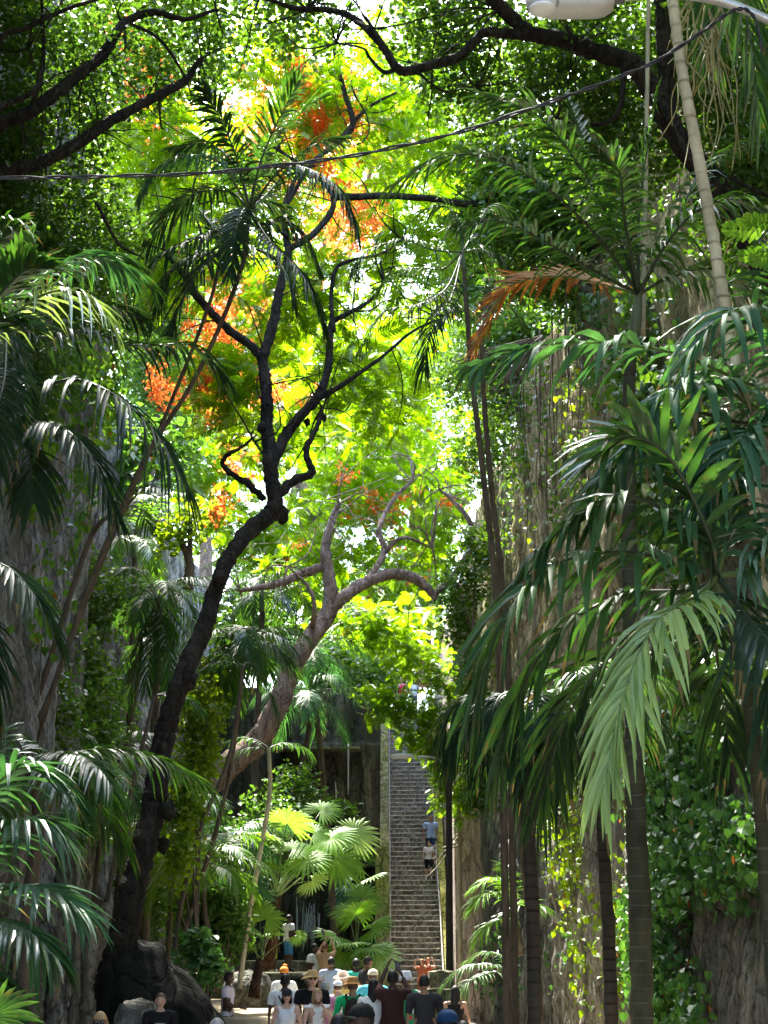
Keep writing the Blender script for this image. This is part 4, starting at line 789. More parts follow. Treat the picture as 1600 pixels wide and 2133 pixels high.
# dark palm at the left edge
palm('palm', 'dark palm at the left edge with long black drooping fronds', w((-90, 2300, 15), (-80, 1600, 15), (-60, 1150, 15), (-40, 850, 15), (-20, 760, 15)), [M(34, 15), M(26, 15), M(20, 15)], [
    dict(pts=w((60, 790, 14.6), (160, 790, 14.2), (250, 830, 13.9), (330, 910, 13.7), (385, 1010, 13.6)), ll=.62, droop=.75, n=36, lw=.036),
    dict(pts=w((50, 850, 14.4), (130, 890, 14), (190, 950, 13.8), (240, 1070, 13.7)), ll=.5, droop=.6),
    dict(pts=w((70, 700, 15), (180, 690, 15), (280, 720, 15), (400, 720, 15.2), (470, 790, 15.3)), ll=.45, droop=.6, n=36),
    dict(pts=w((20, 880, 14.5), (60, 950, 14.2), (70, 1040, 14)), ll=.5),
    dict(pts=w((60, 640, 15.2), (160, 560, 15.4), (240, 540, 15.6), (310, 590, 15.8)), ll=.5, mat='palm'),
    dict(pts=w((-20, 660, 15), (20, 600, 15), (60, 520, 15)), ll=.6, mat='palm', dih=.4, droop=.2),
    dict(pts=w((10, 780, 14), (-20, 900, 13.6), (-40, 1050, 13.4)), ll=.5),
    dict(pts=w((60, 740, 15.6), (150, 680, 16), (230, 640, 16.3), (290, 660, 16.5)), ll=.5, mat='dark')], 'dark', BARK_GREY, seed=3, fk=FK_S)
palm('palm', 'bright palm leaning in at the left edge with a fan of leaflets coloured as if grey-lit', w((-160, 2300, 12.5), (-150, 1500, 12.5), (-130, 1000, 12.5), (-100, 780, 12.5)), [M(40, 12), M(30, 12), M(24, 12)], [
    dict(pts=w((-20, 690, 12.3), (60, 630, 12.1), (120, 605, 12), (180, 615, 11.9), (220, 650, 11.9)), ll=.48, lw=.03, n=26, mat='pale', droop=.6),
    dict(pts=w((-30, 640, 12.2), (20, 590, 12), (60, 560, 11.9), (110, 560, 11.8)), ll=.5, mat='palm', dih=.5, droop=.25, lw=.045),
    dict(pts=w((-60, 600, 12.3), (-20, 520, 12.3), (30, 480, 12.3)), ll=.6, mat='palm', dih=.3),
    dict(pts=w((-50, 700, 11.9), (0, 670, 11.6), (50, 680, 11.4)), ll=.45, mat='palm', dih=.5, droop=.2, lw=.045),
    dict(pts=w((0, 640, 12.8), (110, 560, 13.2), (190, 530, 13.5), (260, 560, 13.7)), ll=.5, mat='teal')], 'palm', BARK_GREY, seed=4, fk=FK_S)
palm('palm', 'broad blue-green palm low at the left edge, fronds fanning to the right', w((-190, 2350, 11.5), (-170, 2100, 11.5), (-130, 1960, 11.5)), [M(60, 11), M(50, 11), M(44, 11)], [
    dict(pts=w((-60, 1820, 11.3), (10, 1740, 11.1), (60, 1710, 11), (100, 1720, 11)), ll=.55, mat='teal', lw=.04, n=30),
    dict(pts=w((-60, 1880, 11.2), (20, 1850, 11), (90, 1850, 10.8), (160, 1890, 10.7)), ll=.5, mat='teal', lw=.04, n=32, droop=.45),
    dict(pts=w((-80, 1760, 11.4), (-20, 1650, 11.3), (40, 1600, 11.2), (90, 1610, 11.2)), ll=.6, mat='teal', lw=.04, n=30),
    dict(pts=w((-80, 1930, 11), (0, 1920, 10.7), (60, 1940, 10.5), (110, 1990, 10.4)), ll=.42, mat='palm', lw=.04),
    dict(pts=w((-110, 1800, 11.6), (-60, 1640, 11.8), (-10, 1540, 12)), ll=.6, mat='palm', lw=.04),
    dict(pts=w((-90, 1990, 10.8), (-40, 2020, 10.5), (10, 2090, 10.4)), ll=.42, mat='palm', lw=.045)], 'teal', BARK_BROWN, seed=5, shaft=False, fk=FK_S)
fl = tag(MB().build('x', STALK) if False else thing('fan_palm', 'large round palm leaf poking in at the lower left corner', 'palm', W(-120, 2300, 9.5)), None)
fan_leaf(fl, W(-120, 2300, 9.5), W(-20, 2120, 9.4),   .30, 20, 70, 'palm', 3, n=22, spread=140, roll=1.1)
palm('palm', 'palm frond cut by the left edge, dark and glossy, over the vine-covered cliff', w((-220, 1500, 8.5), (-200, 1350, 8.5), (-150, 1250, 8.5)), [M(40, 8), M(34, 8)], [
    dict(pts=w((-60, 1180, 8.4), (10, 1180, 8.3), (70, 1240, 8.2), (120, 1330, 8.2)), ll=.3, lw=.035, n=24, droop=.5),
    dict(pts=w((-80, 1260, 8.2), (-30, 1340, 8.1), (-10, 1450, 8.1)), ll=.3, lw=.035)], 'dark', BARK_BROWN, seed=6, shaft=False, fk=FK_S)

palm('palm', 'dim palm behind the blue-green one, long dark fronds hanging over the cliff foot', w((40, 2200, 21), (60, 1900, 21), (80, 1680, 21), (60, 1600, 21)), [M(16, 21), M(12, 21)], [], 'palm', BARK_BROWN, seed=7, shaft=False, sprout=[(6, 10, 50, 2.2, 80, 20), (4, -20, 5, 1.9, 60, 60)], fk=FK_S)
# middle-distance palms on the left
FK_M = dict(n=34, ll=.52, lw=.034, droop=.5, r0=.02, fold=False)
def mid_palm(label, px, pyb, crown, Y, wpx, mat, seed, sprout, lean=None, bark=None, **k):
    tr = w((px, pyb, Y), ((px * 1.6 + crown[0] * 1.4) / 3 + (lean or 0), (pyb + crown[1]) / 2, Y), (crown[0], crown[1] + 40, Y), (crown[0], crown[1], Y))
    fk = dict(FK_M); fk.update(k); return palm('palm', label, tr, [M(wpx * .6, Y), M(wpx * .5, Y), M(wpx * .42, Y)], [], mat, bark or BARK_BROWN, 'palms in the planting left of the stairs', seed=seed, sprout=sprout, fk=fk)
mid_palm('bushy palm by the grey cliff with a dense shuttlecock crown and hanging skirt', 300, 2020, (330, 1300), 38, 16, 'palm', 21, [(9, 20, 60, 1.9, 100, 0), (8, -10, 20, 1.7, 75, 20), (9, -70, -45, 2.3, 20, 30)])
mid_palm('thin dark-stemmed palm with an arching crown right of the dark leaning trunk', 375, 1970, (505, 1370), 33, 9, 'palm', 22, [(9, 15, 60, 1.45, 100, 10), (8, -10, 15, 1.3, 75, 25), (3, -65, -45, 1.4, 20, 100)], lean=30)
mid_palm('palm with long pale arching fronds in front of the dark wet wall', 560, 2010, (640, 1500), 57, 12, 'teal', 23, [(8, 20, 65, 2.6, 105, 5), (7, -5, 20, 2.4, 85, 20)], ll=.7)
mid_palm('tall palm behind the pinkish trunk, crown below its left limb', 520, 1980, (545, 1270), 53, 12, 'palm', 24, [(9, 20, 60, 2.2, 95, 8), (7, -15, 15, 2.0, 70, 28)], ll=.6)
mid_palm('pale young palm under the pinkish trunk, fronds spread wide', 480, 2030, (480, 1790), 37, 12, 'teal', 25, [(8, 20, 60, 1.5, 95, 15), (7, -5, 20, 1.5, 75, 35)])
mid_palm('bright palm clump left of the dark trunk at its foot', 230, 2080, (250, 1760), 36, 12, 'fresh', 26, [(8, 30, 70, 2.2, 80, 15), (6, 0, 25, 2.1, 70, 35)])
mid_palm('palm right of the dark trunk with shining arched fronds near the boulder', 440, 2040, (425, 1850), 34, 12, 'fresh', 27, [(8, 25, 65, 1.5, 90, 5), (7, 0, 25, 1.4, 80, 30)])
mid_palm('shaded palm between the cliff and the dark trunk, halfway up', 180, 2100, (215, 1640), 33, 10, 'palm', 28, [(8, 20, 60, 2.0, 90, 9), (7, -20, 15, 1.8, 70, 30)])
mid_palm('feathery pale palm high beside the grey cliff, topmost of the left planting', 260, 1900, (280, 1160), 45, 12, 'fresh', 29, [(9, 20, 70, 2.6, 90, 3), (6, -10, 20, 2.3, 70, 25)], ll=.6)
mid_palm('blue-green palm hanging over the upper ledge of the wet wall', 700, 1990, (655, 1400), 58, 12, 'teal', 31, [(8, 15, 55, 2.2, 105, 3), (7, -20, 15, 2.2, 75, 20)], ll=.6)
mid_palm('low palm tuft at the right foot of the grey cliff', 350, 2000, (365, 1740), 40, 10, 'palm', 32, [(8, 20, 65, 1.7, 90, 3), (6, -5, 20, 1.5, 75, 20)])
# bare thin stems
for i, (lab, pts, wd_, Y) in enumerate([('thin pale cane stem leaning right beside the fan palm', [(498, 2060), (520, 1900), (545, 1760), (562, 1650), (560, 1560)], 11, 35), ('bare brown stem slanting across the dark leaning trunk', [(362, 1990), (378, 1880), (420, 1720), (470, 1600), (492, 1500), (506, 1390)], 10, 31.5), ('dark straight stem left of the leaning trunk', [(222, 1880), (245, 1760), (275, 1640), (300, 1540), (322, 1450)], 10, 29), ('grey stem rising along the left cliff under the palms', [(20, 1620), (80, 1450), (150, 1230), (200, 1100), (262, 1060)], 13, 26), ('brown stem by the grey cliff, behind the leaning trunk', [(240, 1700), (262, 1560), (285, 1430), (295, 1340)], 12, 40)]):
    t = thing('cane_stem', lab, 'stem', W(*pts[0], Y), 'bare stems in the left planting'); ringed(t, [W(a, b, Y) for a, b in pts], [M(wd_ / 2, Y), M(wd_ * .4, Y)], BARK_BROWN if i else BARK_PALE, 'stem')
    mb = MB()
    for k in range(3): frond_geo(mb, arc(W(*pts[-1], Y), random.uniform(0, 360), random.uniform(10, 60), 1.1, 80), n=18, ll=.35, lw=.03, fold=False, seed=k + i * 7)
    mb.build('frond', [LM['palm'], STALK_D, LM['dry']], t)
# fan palms by the fall
def fan_palm(label, trunk, rad, leaves, seed, group='fan palms below the wet wall', bark=None):
    t = thing('fan_palm', label, 'palm', trunk[0], group); ringed(t, trunk, rad, bark or rockmat('fan_palm_bark_%d' % seed, (.03, .014, .008), (.12, .06, .033), (.2, .11, .065), (.07, .045, .03), .5, None, .6, 5))
    top = np.array(trunk[-1])
    for i, (hub, Rr, tilt, mat) in enumerate(leaves):
        d = np.array(hub) - top; az = math.degrees(math.atan2(d[0], d[1])) + random.uniform(-25, 25)
        fan_leaf(t, top + np.array([random.uniform(-.05, .05), random.uniform(-.05, .05), 0]), hub, Rr * 1.06, tilt, az, mat, seed * 30 + i, roll=-.95 * math.sin(R(az)) + random.uniform(-.2, .2))
    return t
Yf = 38
fan_palm('tall fan palm with a spray of straight stalks and big pleated leaves before the waterfall', w((556, 2020, Yf), (566, 1960, Yf), (572, 1900, Yf), (574, 1868, Yf)), [M(13, Yf), M(11, Yf), M(10, Yf)], [
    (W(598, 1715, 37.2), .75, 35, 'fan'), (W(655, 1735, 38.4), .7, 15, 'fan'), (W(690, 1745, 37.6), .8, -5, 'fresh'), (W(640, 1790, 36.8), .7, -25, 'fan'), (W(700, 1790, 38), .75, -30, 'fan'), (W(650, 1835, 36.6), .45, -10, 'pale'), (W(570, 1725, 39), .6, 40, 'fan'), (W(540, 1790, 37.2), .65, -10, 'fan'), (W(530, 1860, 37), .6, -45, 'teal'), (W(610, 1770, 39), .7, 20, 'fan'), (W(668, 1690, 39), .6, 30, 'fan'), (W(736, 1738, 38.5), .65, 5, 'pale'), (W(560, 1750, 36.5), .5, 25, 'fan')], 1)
Yf = 36
fan_palm('small fan palm with a rough brown stump in the sandy terrace', w((528, 2078, Yf), (532, 2050, Yf), (538, 2020, Yf), (542, 2000, Yf)), [M(12, Yf), M(10, Yf), M(9, Yf)], [
    (W(520, 1925, 35.6), .5, 20, 'fan'), (W(555, 1915, 36.2), .5, 35, 'fan'), (W(500, 1960, 35.6), .45, -20, 'fan'), (W(570, 1945, 37.8), .3, 10, 'fan'), (W(540, 1900, 36.6), .45, 50, 'fan'), (W(618, 1950, 35.2), .26, -20, 'fan')], 2)
Yf = 46
fan_palm('bright fan palm in the bed left of the stair pier', w((735, 2050, Yf), (738, 2010, Yf), (740, 1985, Yf)), [M(9, Yf), M(8, Yf), M(7, Yf)], [
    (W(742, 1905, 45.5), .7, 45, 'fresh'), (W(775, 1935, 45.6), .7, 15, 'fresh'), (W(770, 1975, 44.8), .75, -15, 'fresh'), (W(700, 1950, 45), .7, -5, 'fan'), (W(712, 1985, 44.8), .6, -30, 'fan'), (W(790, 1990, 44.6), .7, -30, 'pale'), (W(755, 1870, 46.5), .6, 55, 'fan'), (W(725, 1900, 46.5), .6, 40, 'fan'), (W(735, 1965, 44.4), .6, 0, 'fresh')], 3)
fan_palm('fan palm on the wall ledge behind the waterfall, half in shade', w((735, 1990, 60), (745, 1900, 60), (750, 1850, 60)), [M(8, 60), M(7, 60)], [(W(748, 1790, 60), .9, 40, 'fan'), (W(725, 1840, 59.6), .8, -10, 'teal'), (W(770, 1830, 59.6), .8, 10, 'fan'), (W(760, 1880, 59), .8, -30, 'fan'), (W(720, 1880, 59), .8, -30, 'teal')], 4)

# right-hand palms
FK_R = dict(n=40, ll=.52, lw=.04, droop=.55, r0=.02)
palm('palm', 'tall palm on the right with a smooth green shaft and wide dark feather fronds', w((1342, 2330, 15.5), (1332, 1900, 15.4), (1322, 1600, 15.3), (1312, 1200, 15.2), (1308, 900, 15.1), (1314, 760, 15), (1322, 690, 15)), [M(25, 15), M(23, 15), M(18, 15), M(13, 15), M(11, 15)], [
    dict(pts=w((1290, 500, 14.8), (1210, 350, 14.5), (1120, 240, 14.3), (1010, 200, 14.2)), ll=.58, n=46, droop=.5),
    dict(pts=w((1250, 500, 14.6), (1150, 400, 14.2), (1040, 335, 14), (930, 325, 13.8), (820, 385, 13.7)), ll=.5, n=50, droop=.6),
    dict(pts=w((1330, 480, 15), (1345, 330, 15), (1370, 200, 15)), dih=.3),
    dict(pts=w((1380, 520, 14.8), (1450, 440, 14.6), (1530, 415, 14.5), (1610, 450, 14.4)), ll=.5),
    dict(pts=w((1390, 580, 15), (1480, 560, 15), (1570, 610, 15), (1630, 700, 15)), ll=.5),
    dict(pts=w((1250, 590, 15.4), (1160, 575, 15.6), (1060, 600, 15.8), (990, 720, 15.9)), mat='dead', ll=.45, n=44, droop=.25, dih=.15, label='withered orange-brown frond'),
    dict(pts=w((1280, 450, 15.6), (1220, 300, 16), (1180, 200, 16.2)), ll=.55, dih=.3),
    dict(pts=w((1300, 450, 14.4), (1290, 360, 14), (1240, 300, 13.8)), ll=.5),
    dict(pts=w((1400, 480, 15.5), (1470, 340, 15.8), (1560, 290, 16)), ll=.5),
    dict(pts=w((1230, 560, 14.2), (1130, 500, 13.8), (1040, 460, 13.6), (950, 470, 13.4)), ll=.45)], 'palm', RING_G, seed=40, fk=FK_R)
palm('slender_palm', 'slim dark palm before the right cliff with black drooping fronds over the bright leaves', w((1058, 2200, 24), (1045, 1500, 24), (1030, 1200, 24), (1008, 1000, 24), (985, 800, 24), (972, 640, 24), (966, 560, 24)), [M(8, 24), M(7, 24), M(6, 24), M(5, 24)], [
    dict(pts=w((900, 520, 23.6), (840, 500, 23.2), (770, 520, 23), (740, 560, 22.9))), dict(pts=w((930, 600, 23.5), (870, 635, 23.1), (800, 650, 22.9), (745, 735, 22.8))), dict(pts=w((940, 620, 23.3), (905, 660, 23), (890, 720, 22.9), (885, 770, 22.9))),
    dict(pts=w((1000, 520, 24), (1040, 540, 24), (1080, 600, 24))), dict(pts=w((960, 480, 24), (930, 430, 24), (880, 440, 24))), dict(pts=w((990, 480, 24.4), (1020, 430, 24.6), (1060, 440, 24.8))), dict(pts=w((920, 560, 24.4), (850, 560, 24.6), (790, 600, 24.8)))], 'dark', BARK_BROWN, seed=41, fk=dict(n=34, ll=.5, lw=.03, droop=.7, r0=.016))
palm('slender_palm', 'second slim stem beside the dark one, leaning a little right', w((1075, 2200, 24.6), (1062, 1500, 24.6), (1044, 1200, 24.6), (1022, 1000, 24.6), (1006, 800, 24.6), (1003, 720, 24.6)), [M(8, 24), M(6.5, 24), M(5, 24)], [dict(pts=w((1030, 660, 24.6), (1060, 640, 24.6), (1100, 690, 24.6))), dict(pts=w((980, 660, 24.6), (950, 640, 24.4), (910, 680, 24.2))), dict(pts=w((1010, 640, 24.9), (1020, 580, 25.1)))], 'dark', BARK_BROWN, seed=42, fk=dict(n=26, ll=.4, lw=.03, droop=.6, r0=.014))
# beige ringed palm stem crossing the right side, crown above the picture
t = palm('ringed_palm', 'pale beige ringed palm stem crossing the upper right, with tangled flower strings', w((1690, 2400, 10.8), (1640, 1600, 10.7), (1560, 950, 10.5), (1525, 740, 10.4), (1490, 520, 10.3), (1448, 290, 10.2), (1418, 130, 10.1), (1400, -20, 10), (1385, -200, 10), (1375, -330, 10)), [M(15, 10), M(15, 10), M(14, 10), M(13, 10), M(11, 10)], [
    dict(pts=w((1440, -330, 9.8), (1510, -150, 9.6), (1560, 60, 9.5), (1580, 240, 9.5)), ll=.5), dict(pts=w((1480, -380, 10.4), (1600, -280, 10.6), (1680, 0, 10.8))), dict(pts=w((1300, -420, 9.8), (1200, -400, 9.6), (1100, -280, 9.5))), dict(pts=w((1460, -300, 10.6), (1490, -100, 10.8), (1480, 120, 10.9)), ll=.45), dict(pts=w((1340, -450, 10.4), (1260, -520, 10.8), (1160, -460, 11))), dict(pts=w((1420, -480, 9.6), (1500, -520, 9.3), (1600, -440, 9.2)))], 'palm', RING_P, seed=43, fk=FK_R)
mb = MB()
for k in range(26):
    x0, y0 = 1450 + random.uniform(-20, 60), 20 + random.uniform(-40, 60); L = random.uniform(100, 330); x1 = x0 + random.uniform(-90, 90)
    pts = [W(x0, y0, 10.4)] + [W(x0 + (x1 - x0) * s + random.uniform(-16, 16), y0 + L * s, 10.4 + random.uniform(-.1, .1)) for s in (.25, .5, .75, 1)]
    V, fs = tube(pts, [M(2.4, 10), M(2, 10), M(1.2, 10)], 22, 5); mb.add(V, fs)
mb.build('flower_stalk', solid('flower_string', (.30, .27, .12), .7, .3, 9), t)
palm('climbing_stem', 'thin pale green stem hanging beside the beige ringed one', w((1340, 700, 16.5), (1345, 400, 16.5), (1348, 200, 16.5), (1352, -60, 16.5)), [M(5.5, 16), M(5, 16)], [], 'palm', BARK_PALE, seed=44, cat='stem', shaft=False)
# big near palm clump on the right
FK_N = dict(n=30, ll=.62, lw=.05, droop=.6, r0=.018, jit=.15)
palm('palm', 'large near palm on the right with broad leaflets arching left, one hanging frond coloured as if skylit', w((1640, 2500, 9.4), (1600, 1900, 9.3), (1575, 1600, 9.2), (1545, 1380, 9.1), (1520, 1290, 9)), [M(15, 9), M(13, 9), M(12, 9)], [
    dict(pts=w((1450, 1245, 8.7), (1370, 1295, 8.4), (1305, 1430, 8.2), (1262, 1620, 8.1)), mat='pale', ll=.46, n=46, lw=.036, droop=.5, dih=.05, ang=(55, 18), label='pale green hanging frond, skylight put into its colour'),
    dict(pts=w((1420, 1170, 8.8), (1280, 1150, 8.6), (1150, 1180, 8.4), (1050, 1290, 8.3), (1000, 1440, 8.3)), ll=.52, n=36),
    dict(pts=w((1440, 1100, 8.8), (1300, 1030, 8.6), (1200, 1080, 8.5), (1120, 1150, 8.4)), ll=.42, n=28),
    dict(pts=w((1440, 1230, 9), (1300, 1240, 9), (1170, 1310, 9), (1080, 1450, 9), (1045, 1580, 9)), ll=.48, n=36),
    dict(pts=w((1480, 1120, 8.7), (1400, 960, 8.5), (1320, 910, 8.4), (1250, 950, 8.3)), ll=.5, mat='near', dih=.5, droop=.25),
    dict(pts=w((1520, 1100, 9), (1540, 960, 9), (1600, 860, 9)), ll=.6, mat='teal'),
    dict(pts=w((1580, 1180, 8.8), (1650, 1080, 8.6), (1720, 1100, 8.5)), ll=.6, mat='teal'),
    dict(pts=w((1490, 1320, 9.4), (1500, 1420, 9.7), (1520, 1560, 9.9)), ll=.42, lw=.03, mat='dark'),
    dict(pts=w((1560, 1290, 8.6), (1610, 1360, 8.4), (1640, 1560, 8.3)), ll=.45, mat='dark', lw=.04),
    dict(pts=w((1420, 1290, 9.3), (1280, 1360, 9.5), (1180, 1500, 9.7), (1130, 1660, 9.8)), ll=.55, n=30, mat='dark'),], 'near', RING_G, seed=45, fk=FK_N)
palm('palm', 'near palm behind the large one, grey-lit leaflets arching over the right edge', w((1720, 2500, 10.2), (1700, 1700, 10.1), (1690, 1150, 10), (1680, 960, 10)), [M(26, 10), M(22, 10), M(18, 10)], [
    dict(pts=w((1560, 800, 9.8), (1420, 740, 9.6), (1270, 715, 9.4), (1120, 720, 9.3), (980, 765, 9.2)), ll=.4, n=36, lw=.055, mat='teal', droop=.55),
    dict(pts=w((1620, 720, 9.5), (1580, 650, 9.3), (1520, 650, 9.1), (1450, 720, 9)), ll=.5, lw=.045, mat='teal'),
    dict(pts=w((1580, 850, 9.6), (1490, 800, 9.3), (1400, 810, 9.1), (1330, 880, 9)), ll=.5, lw=.06, mat='teal'),
    dict(pts=w((1560, 880, 9.5), (1450, 860, 9.2), (1370, 900, 9), (1290, 950, 8.9), (1220, 1040, 8.8)), ll=.45, lw=.06, mat='near', n=26),
    dict(pts=w((1640, 740, 10.3), (1600, 560, 10.6), (1560, 470, 10.8)), ll=.6, mat='palm'),
    dict(pts=w((1600, 900, 9.2), (1560, 900, 9), (1500, 960, 8.9), (1480, 1060, 8.9)), ll=.5, lw=.055, mat='teal')], 'near', RING_G, seed=46, fk=FK_N)
palm('palm', 'dark palm low on the right, narrow hanging fronds before the ivy', w((1110, 2300, 14.5), (1112, 2000, 14.5), (1104, 1800, 14.4), (1096, 1640, 14.4), (1092, 1560, 14.4)), [M(17, 14), M(14, 14), M(11, 14)], [], 'dark', RING_D, seed=47, sprout=[(7, 20, 60, .85, 110, 3), (7, -20, 10, .8, 70, 27)], fk=dict(n=34, ll=.42, lw=.03, droop=.75, r0=.018))
palm('palm', 'dark ringed palm trunk standing between the ivy and the stairs', w((1275, 2320, 16.2), (1270, 2000, 16.2), (1258, 1780, 16.2), (1250, 1640, 16.2), (1245, 1540, 16.2)), [M(15, 16), M(13, 16), M(11, 16)], [], 'palm', RING_D, seed=48, sprout=[(6, 20, 60, 1.0, 110, 12), (5, -10, 10, .9, 70, 40)], fk=dict(n=32, ll=.42, lw=.03, droop=.7, r0=.018))
palm('slender_palm', 'thin curved brown palm stem left of the dark ringed trunk', w((1128, 2300, 19), (1118, 2050, 19), (1098, 1850, 19), (1088, 1700, 19), (1080, 1560, 19)), [M(11, 19), M(9, 19), M(8, 19)], [], 'palm', BARK_BROWN, seed=49, sprout=[(6, 10, 60, .95, 110, 12)], fk=dict(n=30, ll=.42, lw=.03, droop=.7, r0=.018))
palm('palm', 'bright little palm at the foot of the right cliff', w((1085, 1990, 38), (1075, 1930, 38), (1065, 1890, 38)), [M(9, 38), M(7, 38)], [dict(pts=w((1040, 1860, 37.6), (1005, 1868, 37.3), (980, 1895, 37.2))), dict(pts=w((1050, 1840, 37.8), (1020, 1830, 37.6), (985, 1850, 37.5))), dict(pts=w((1100, 1880, 37.5), (1130, 1890, 37.2))), dict(pts=w((1050, 1910, 37.4), (1015, 1930, 37.1), (990, 1965, 37))), dict(pts=w((1060, 1830, 38.2), (1050, 1800, 38.4)))], 'fresh', BARK_BROWN, seed=50, shaft=False, fk=dict(n=26, ll=.55, lw=.04, droop=.4, r0=.02))
palm('palm', 'drooping palm sprig at the cliff foot beside the stone block', w((1075, 2120, 33), (1070, 2050, 33), (1060, 2020, 33)), [M(7, 33), M(6, 33)], [dict(pts=w((1020, 2010, 32.6), (970, 2015, 32.3), (925, 2050, 32.2))), dict(pts=w((1010, 2030, 32.4), (970, 2050, 32.1), (945, 2080, 32))), dict(pts=w((1040, 1990, 33.2), (1010, 1985, 33.3), (975, 2000, 33.4)))], 'palm', BARK_BROWN, seed=51, shaft=False, fk=dict(n=24, ll=.45, lw=.035, droop=.5, r0=.016))
# single twigs of bright leaves at the right edge
t = thing('sapling', 'sprig of lime-green feathery leaves reaching in at the right edge', 'sapling', W(1700, 900, 9.8)); mb = MB(); limb(mb, [(1700, 900, 9.8), (1680, 640, 9.8), (1640, 520, 9.8), (1590, 500, 9.8)], [8, 6, 4, 3]); mb.build('trunk', BARK_GREY, t)
P = np.array(w((1600, 480, 9.8), (1620, 520, 9.8), (1610, 470, 9.8), (1640, 530, 9.7))); mb = MB(); scatter(mb, SPRAY_L[0], P, rotmats(np.array([math.pi, math.pi - .2, math.pi + .3, math.pi]), np.array([.1, -.1, .2, -.2]), np.array([.9, 1.1, .8, 1.2])), np.array([.28, .24, .22, .25])); mb.build('crown', LM['fresh'], t)

# ------------------------------------------------------------------ undergrowth, creepers and shrubs
def shrub(name, label, cat, root, blobs, n, L, mat, seed, tpl=LEAF, k=6, sd=.12, gap=.35, stems=6, group=None, hang=0.):
    t = thing(name, label, cat, W(*root), group); mb = MB(); rr = np.random.default_rng(seed)
    for i in range(stems):
        b = blobs[i % len(blobs)]; e = W(b[0] + rr.uniform(-.6, .6) * b[3], b[1] - rr.uniform(-.2, .8) * b[4], b[2]); r0 = W(*root)
        V, fs = tube([r0, (r0 + e) / 2 + rr.normal(0, .12, 3), e], [.03, .02, .006], 10, 5); mb.add(V, fs)
    mb.build('stem', BARK_BROWN, t)
    P = cluster(blob_points(blobs, n, gap, seed), k, sd, seed); mb = MB(); add_leaves(mb, P, L, tpl, .6, seed, 0, hang); mb.build('foliage', LM[mat], t, False); return t
shrub('shrub', 'mass of small-leaved green climbers on the left cliff under the palms', 'shrub', (150, 1900, 35), [(170, 1250, 37, 90, 110, .8), (130, 1420, 35, 110, 120, .9), (190, 1560, 36, 80, 90, .8), (90, 1330, 33, 80, 120, .8)], 1500, .13, 'mid', 71)
shrub('shrub', 'leafy climber mounded on the far-left rock below the black fronds', 'shrub', (60, 1900, 28), [(60, 1150, 29, 70, 110, .6), (80, 1480, 28, 90, 120, .7), (150, 1700, 30, 60, 100, .6)], 900, .11, 'small', 72)
shrub('shrub', 'yellow-green vine curtain hanging on the right side of the dark leaning trunk', 'vine', (410, 1990, 32), [(420, 1480, 32, 45, 70, .5), (405, 1570, 32, 50, 70, .5), (385, 1680, 31.5, 40, 80, .5), (440, 1420, 33, 40, 50, .5), (375, 1780, 31, 30, 60, .4)], 800, .11, 'vine', 73, hang=.5)
shrub('shrub', 'narrow-leaved variegated shrub in front of the terrace, right of the boulder', 'shrub', (450, 2060, 33.6), [(450, 1900, 34.6, 60, 50, .5), (430, 1955, 34.6, 50, 36, .4), (480, 1940, 35, 35, 50, .4)], 420, .2, 'shrub', 74, LEAF_N, 5, .12)
shrub('shrub', 'glossy green shrub low between the boulder and the polo-shirt man', 'shrub', (430, 2100, 31), [(432, 2010, 31, 24, 36, .4), (410, 1975, 31, 28, 30, .4)], 120, .16, 'ivy', 75, LEAF, 5, .1)
shrub('shrub', 'dense dark undergrowth filling the bed behind the middle palms', 'shrub', (480, 2000, 46), [(470, 1850, 49, 90, 110, 1.2), (560, 1720, 52, 80, 80, 1.2), (430, 1760, 49, 70, 70, 1), (390, 1880, 42, 60, 80, 1), (610, 1640, 55, 60, 60, 1), (300, 1850, 40, 60, 120, 1)], 1300, .17, 'shrub', 76)
shrub('shrub', 'bright bushes on the rise behind the head of the stairs', 'shrub', (880, 1480, 93), [(820, 1400, 92, 110, 70, 1.5), (930, 1400, 93, 90, 80, 1.5), (1010, 1380, 94, 70, 90, 1.5), (720, 1410, 92, 80, 60, 1.5)], 1500, .3, 'vine', 98)
shrub('shrub', 'fern-like tuft spilling over the top edge of the dark wet wall', 'fern', (690, 1680, 62), [(690, 1690, 62.3, 55, 22, .5), (600, 1660, 62, 40, 30, .5)], 160, .3, 'shrub', 77, LEAF_N, 5, .15)
shrub('shrub', 'green bush crowning the dark wall top between the palms and the stairs', 'shrub', (700, 1480, 70), [(690, 1390, 69, 90, 50, 1.5), (780, 1420, 72, 50, 60, 1.2), (600, 1350, 66, 70, 70, 1.5), (500, 1300, 64, 80, 90, 1.5)], 900, .24, 'mid', 78)
shrub('shrub', 'dark leafy bush on the right cliff beside the end of the arching pinkish limb', 'shrub', (985, 1320, 50), [(965, 1220, 50, 55, 70, .8), (1000, 1150, 50, 40, 60, .6), (960, 1300, 51, 40, 60, .6), (985, 1420, 50, 40, 100, .6), (1000, 1600, 48, 40, 100, .6)], 640, .15, 'mid', 79)
shrub('shrub', 'tangle of bare twigs and sparse leaves hanging off the right cliff face', 'shrub', (1130, 700, 40), [(1000, 900, 40, 80, 110, .8), (950, 800, 42, 70, 90, .8)], 420, .12, 'mid', 80, LEAF, 5, .2, .4, 26)
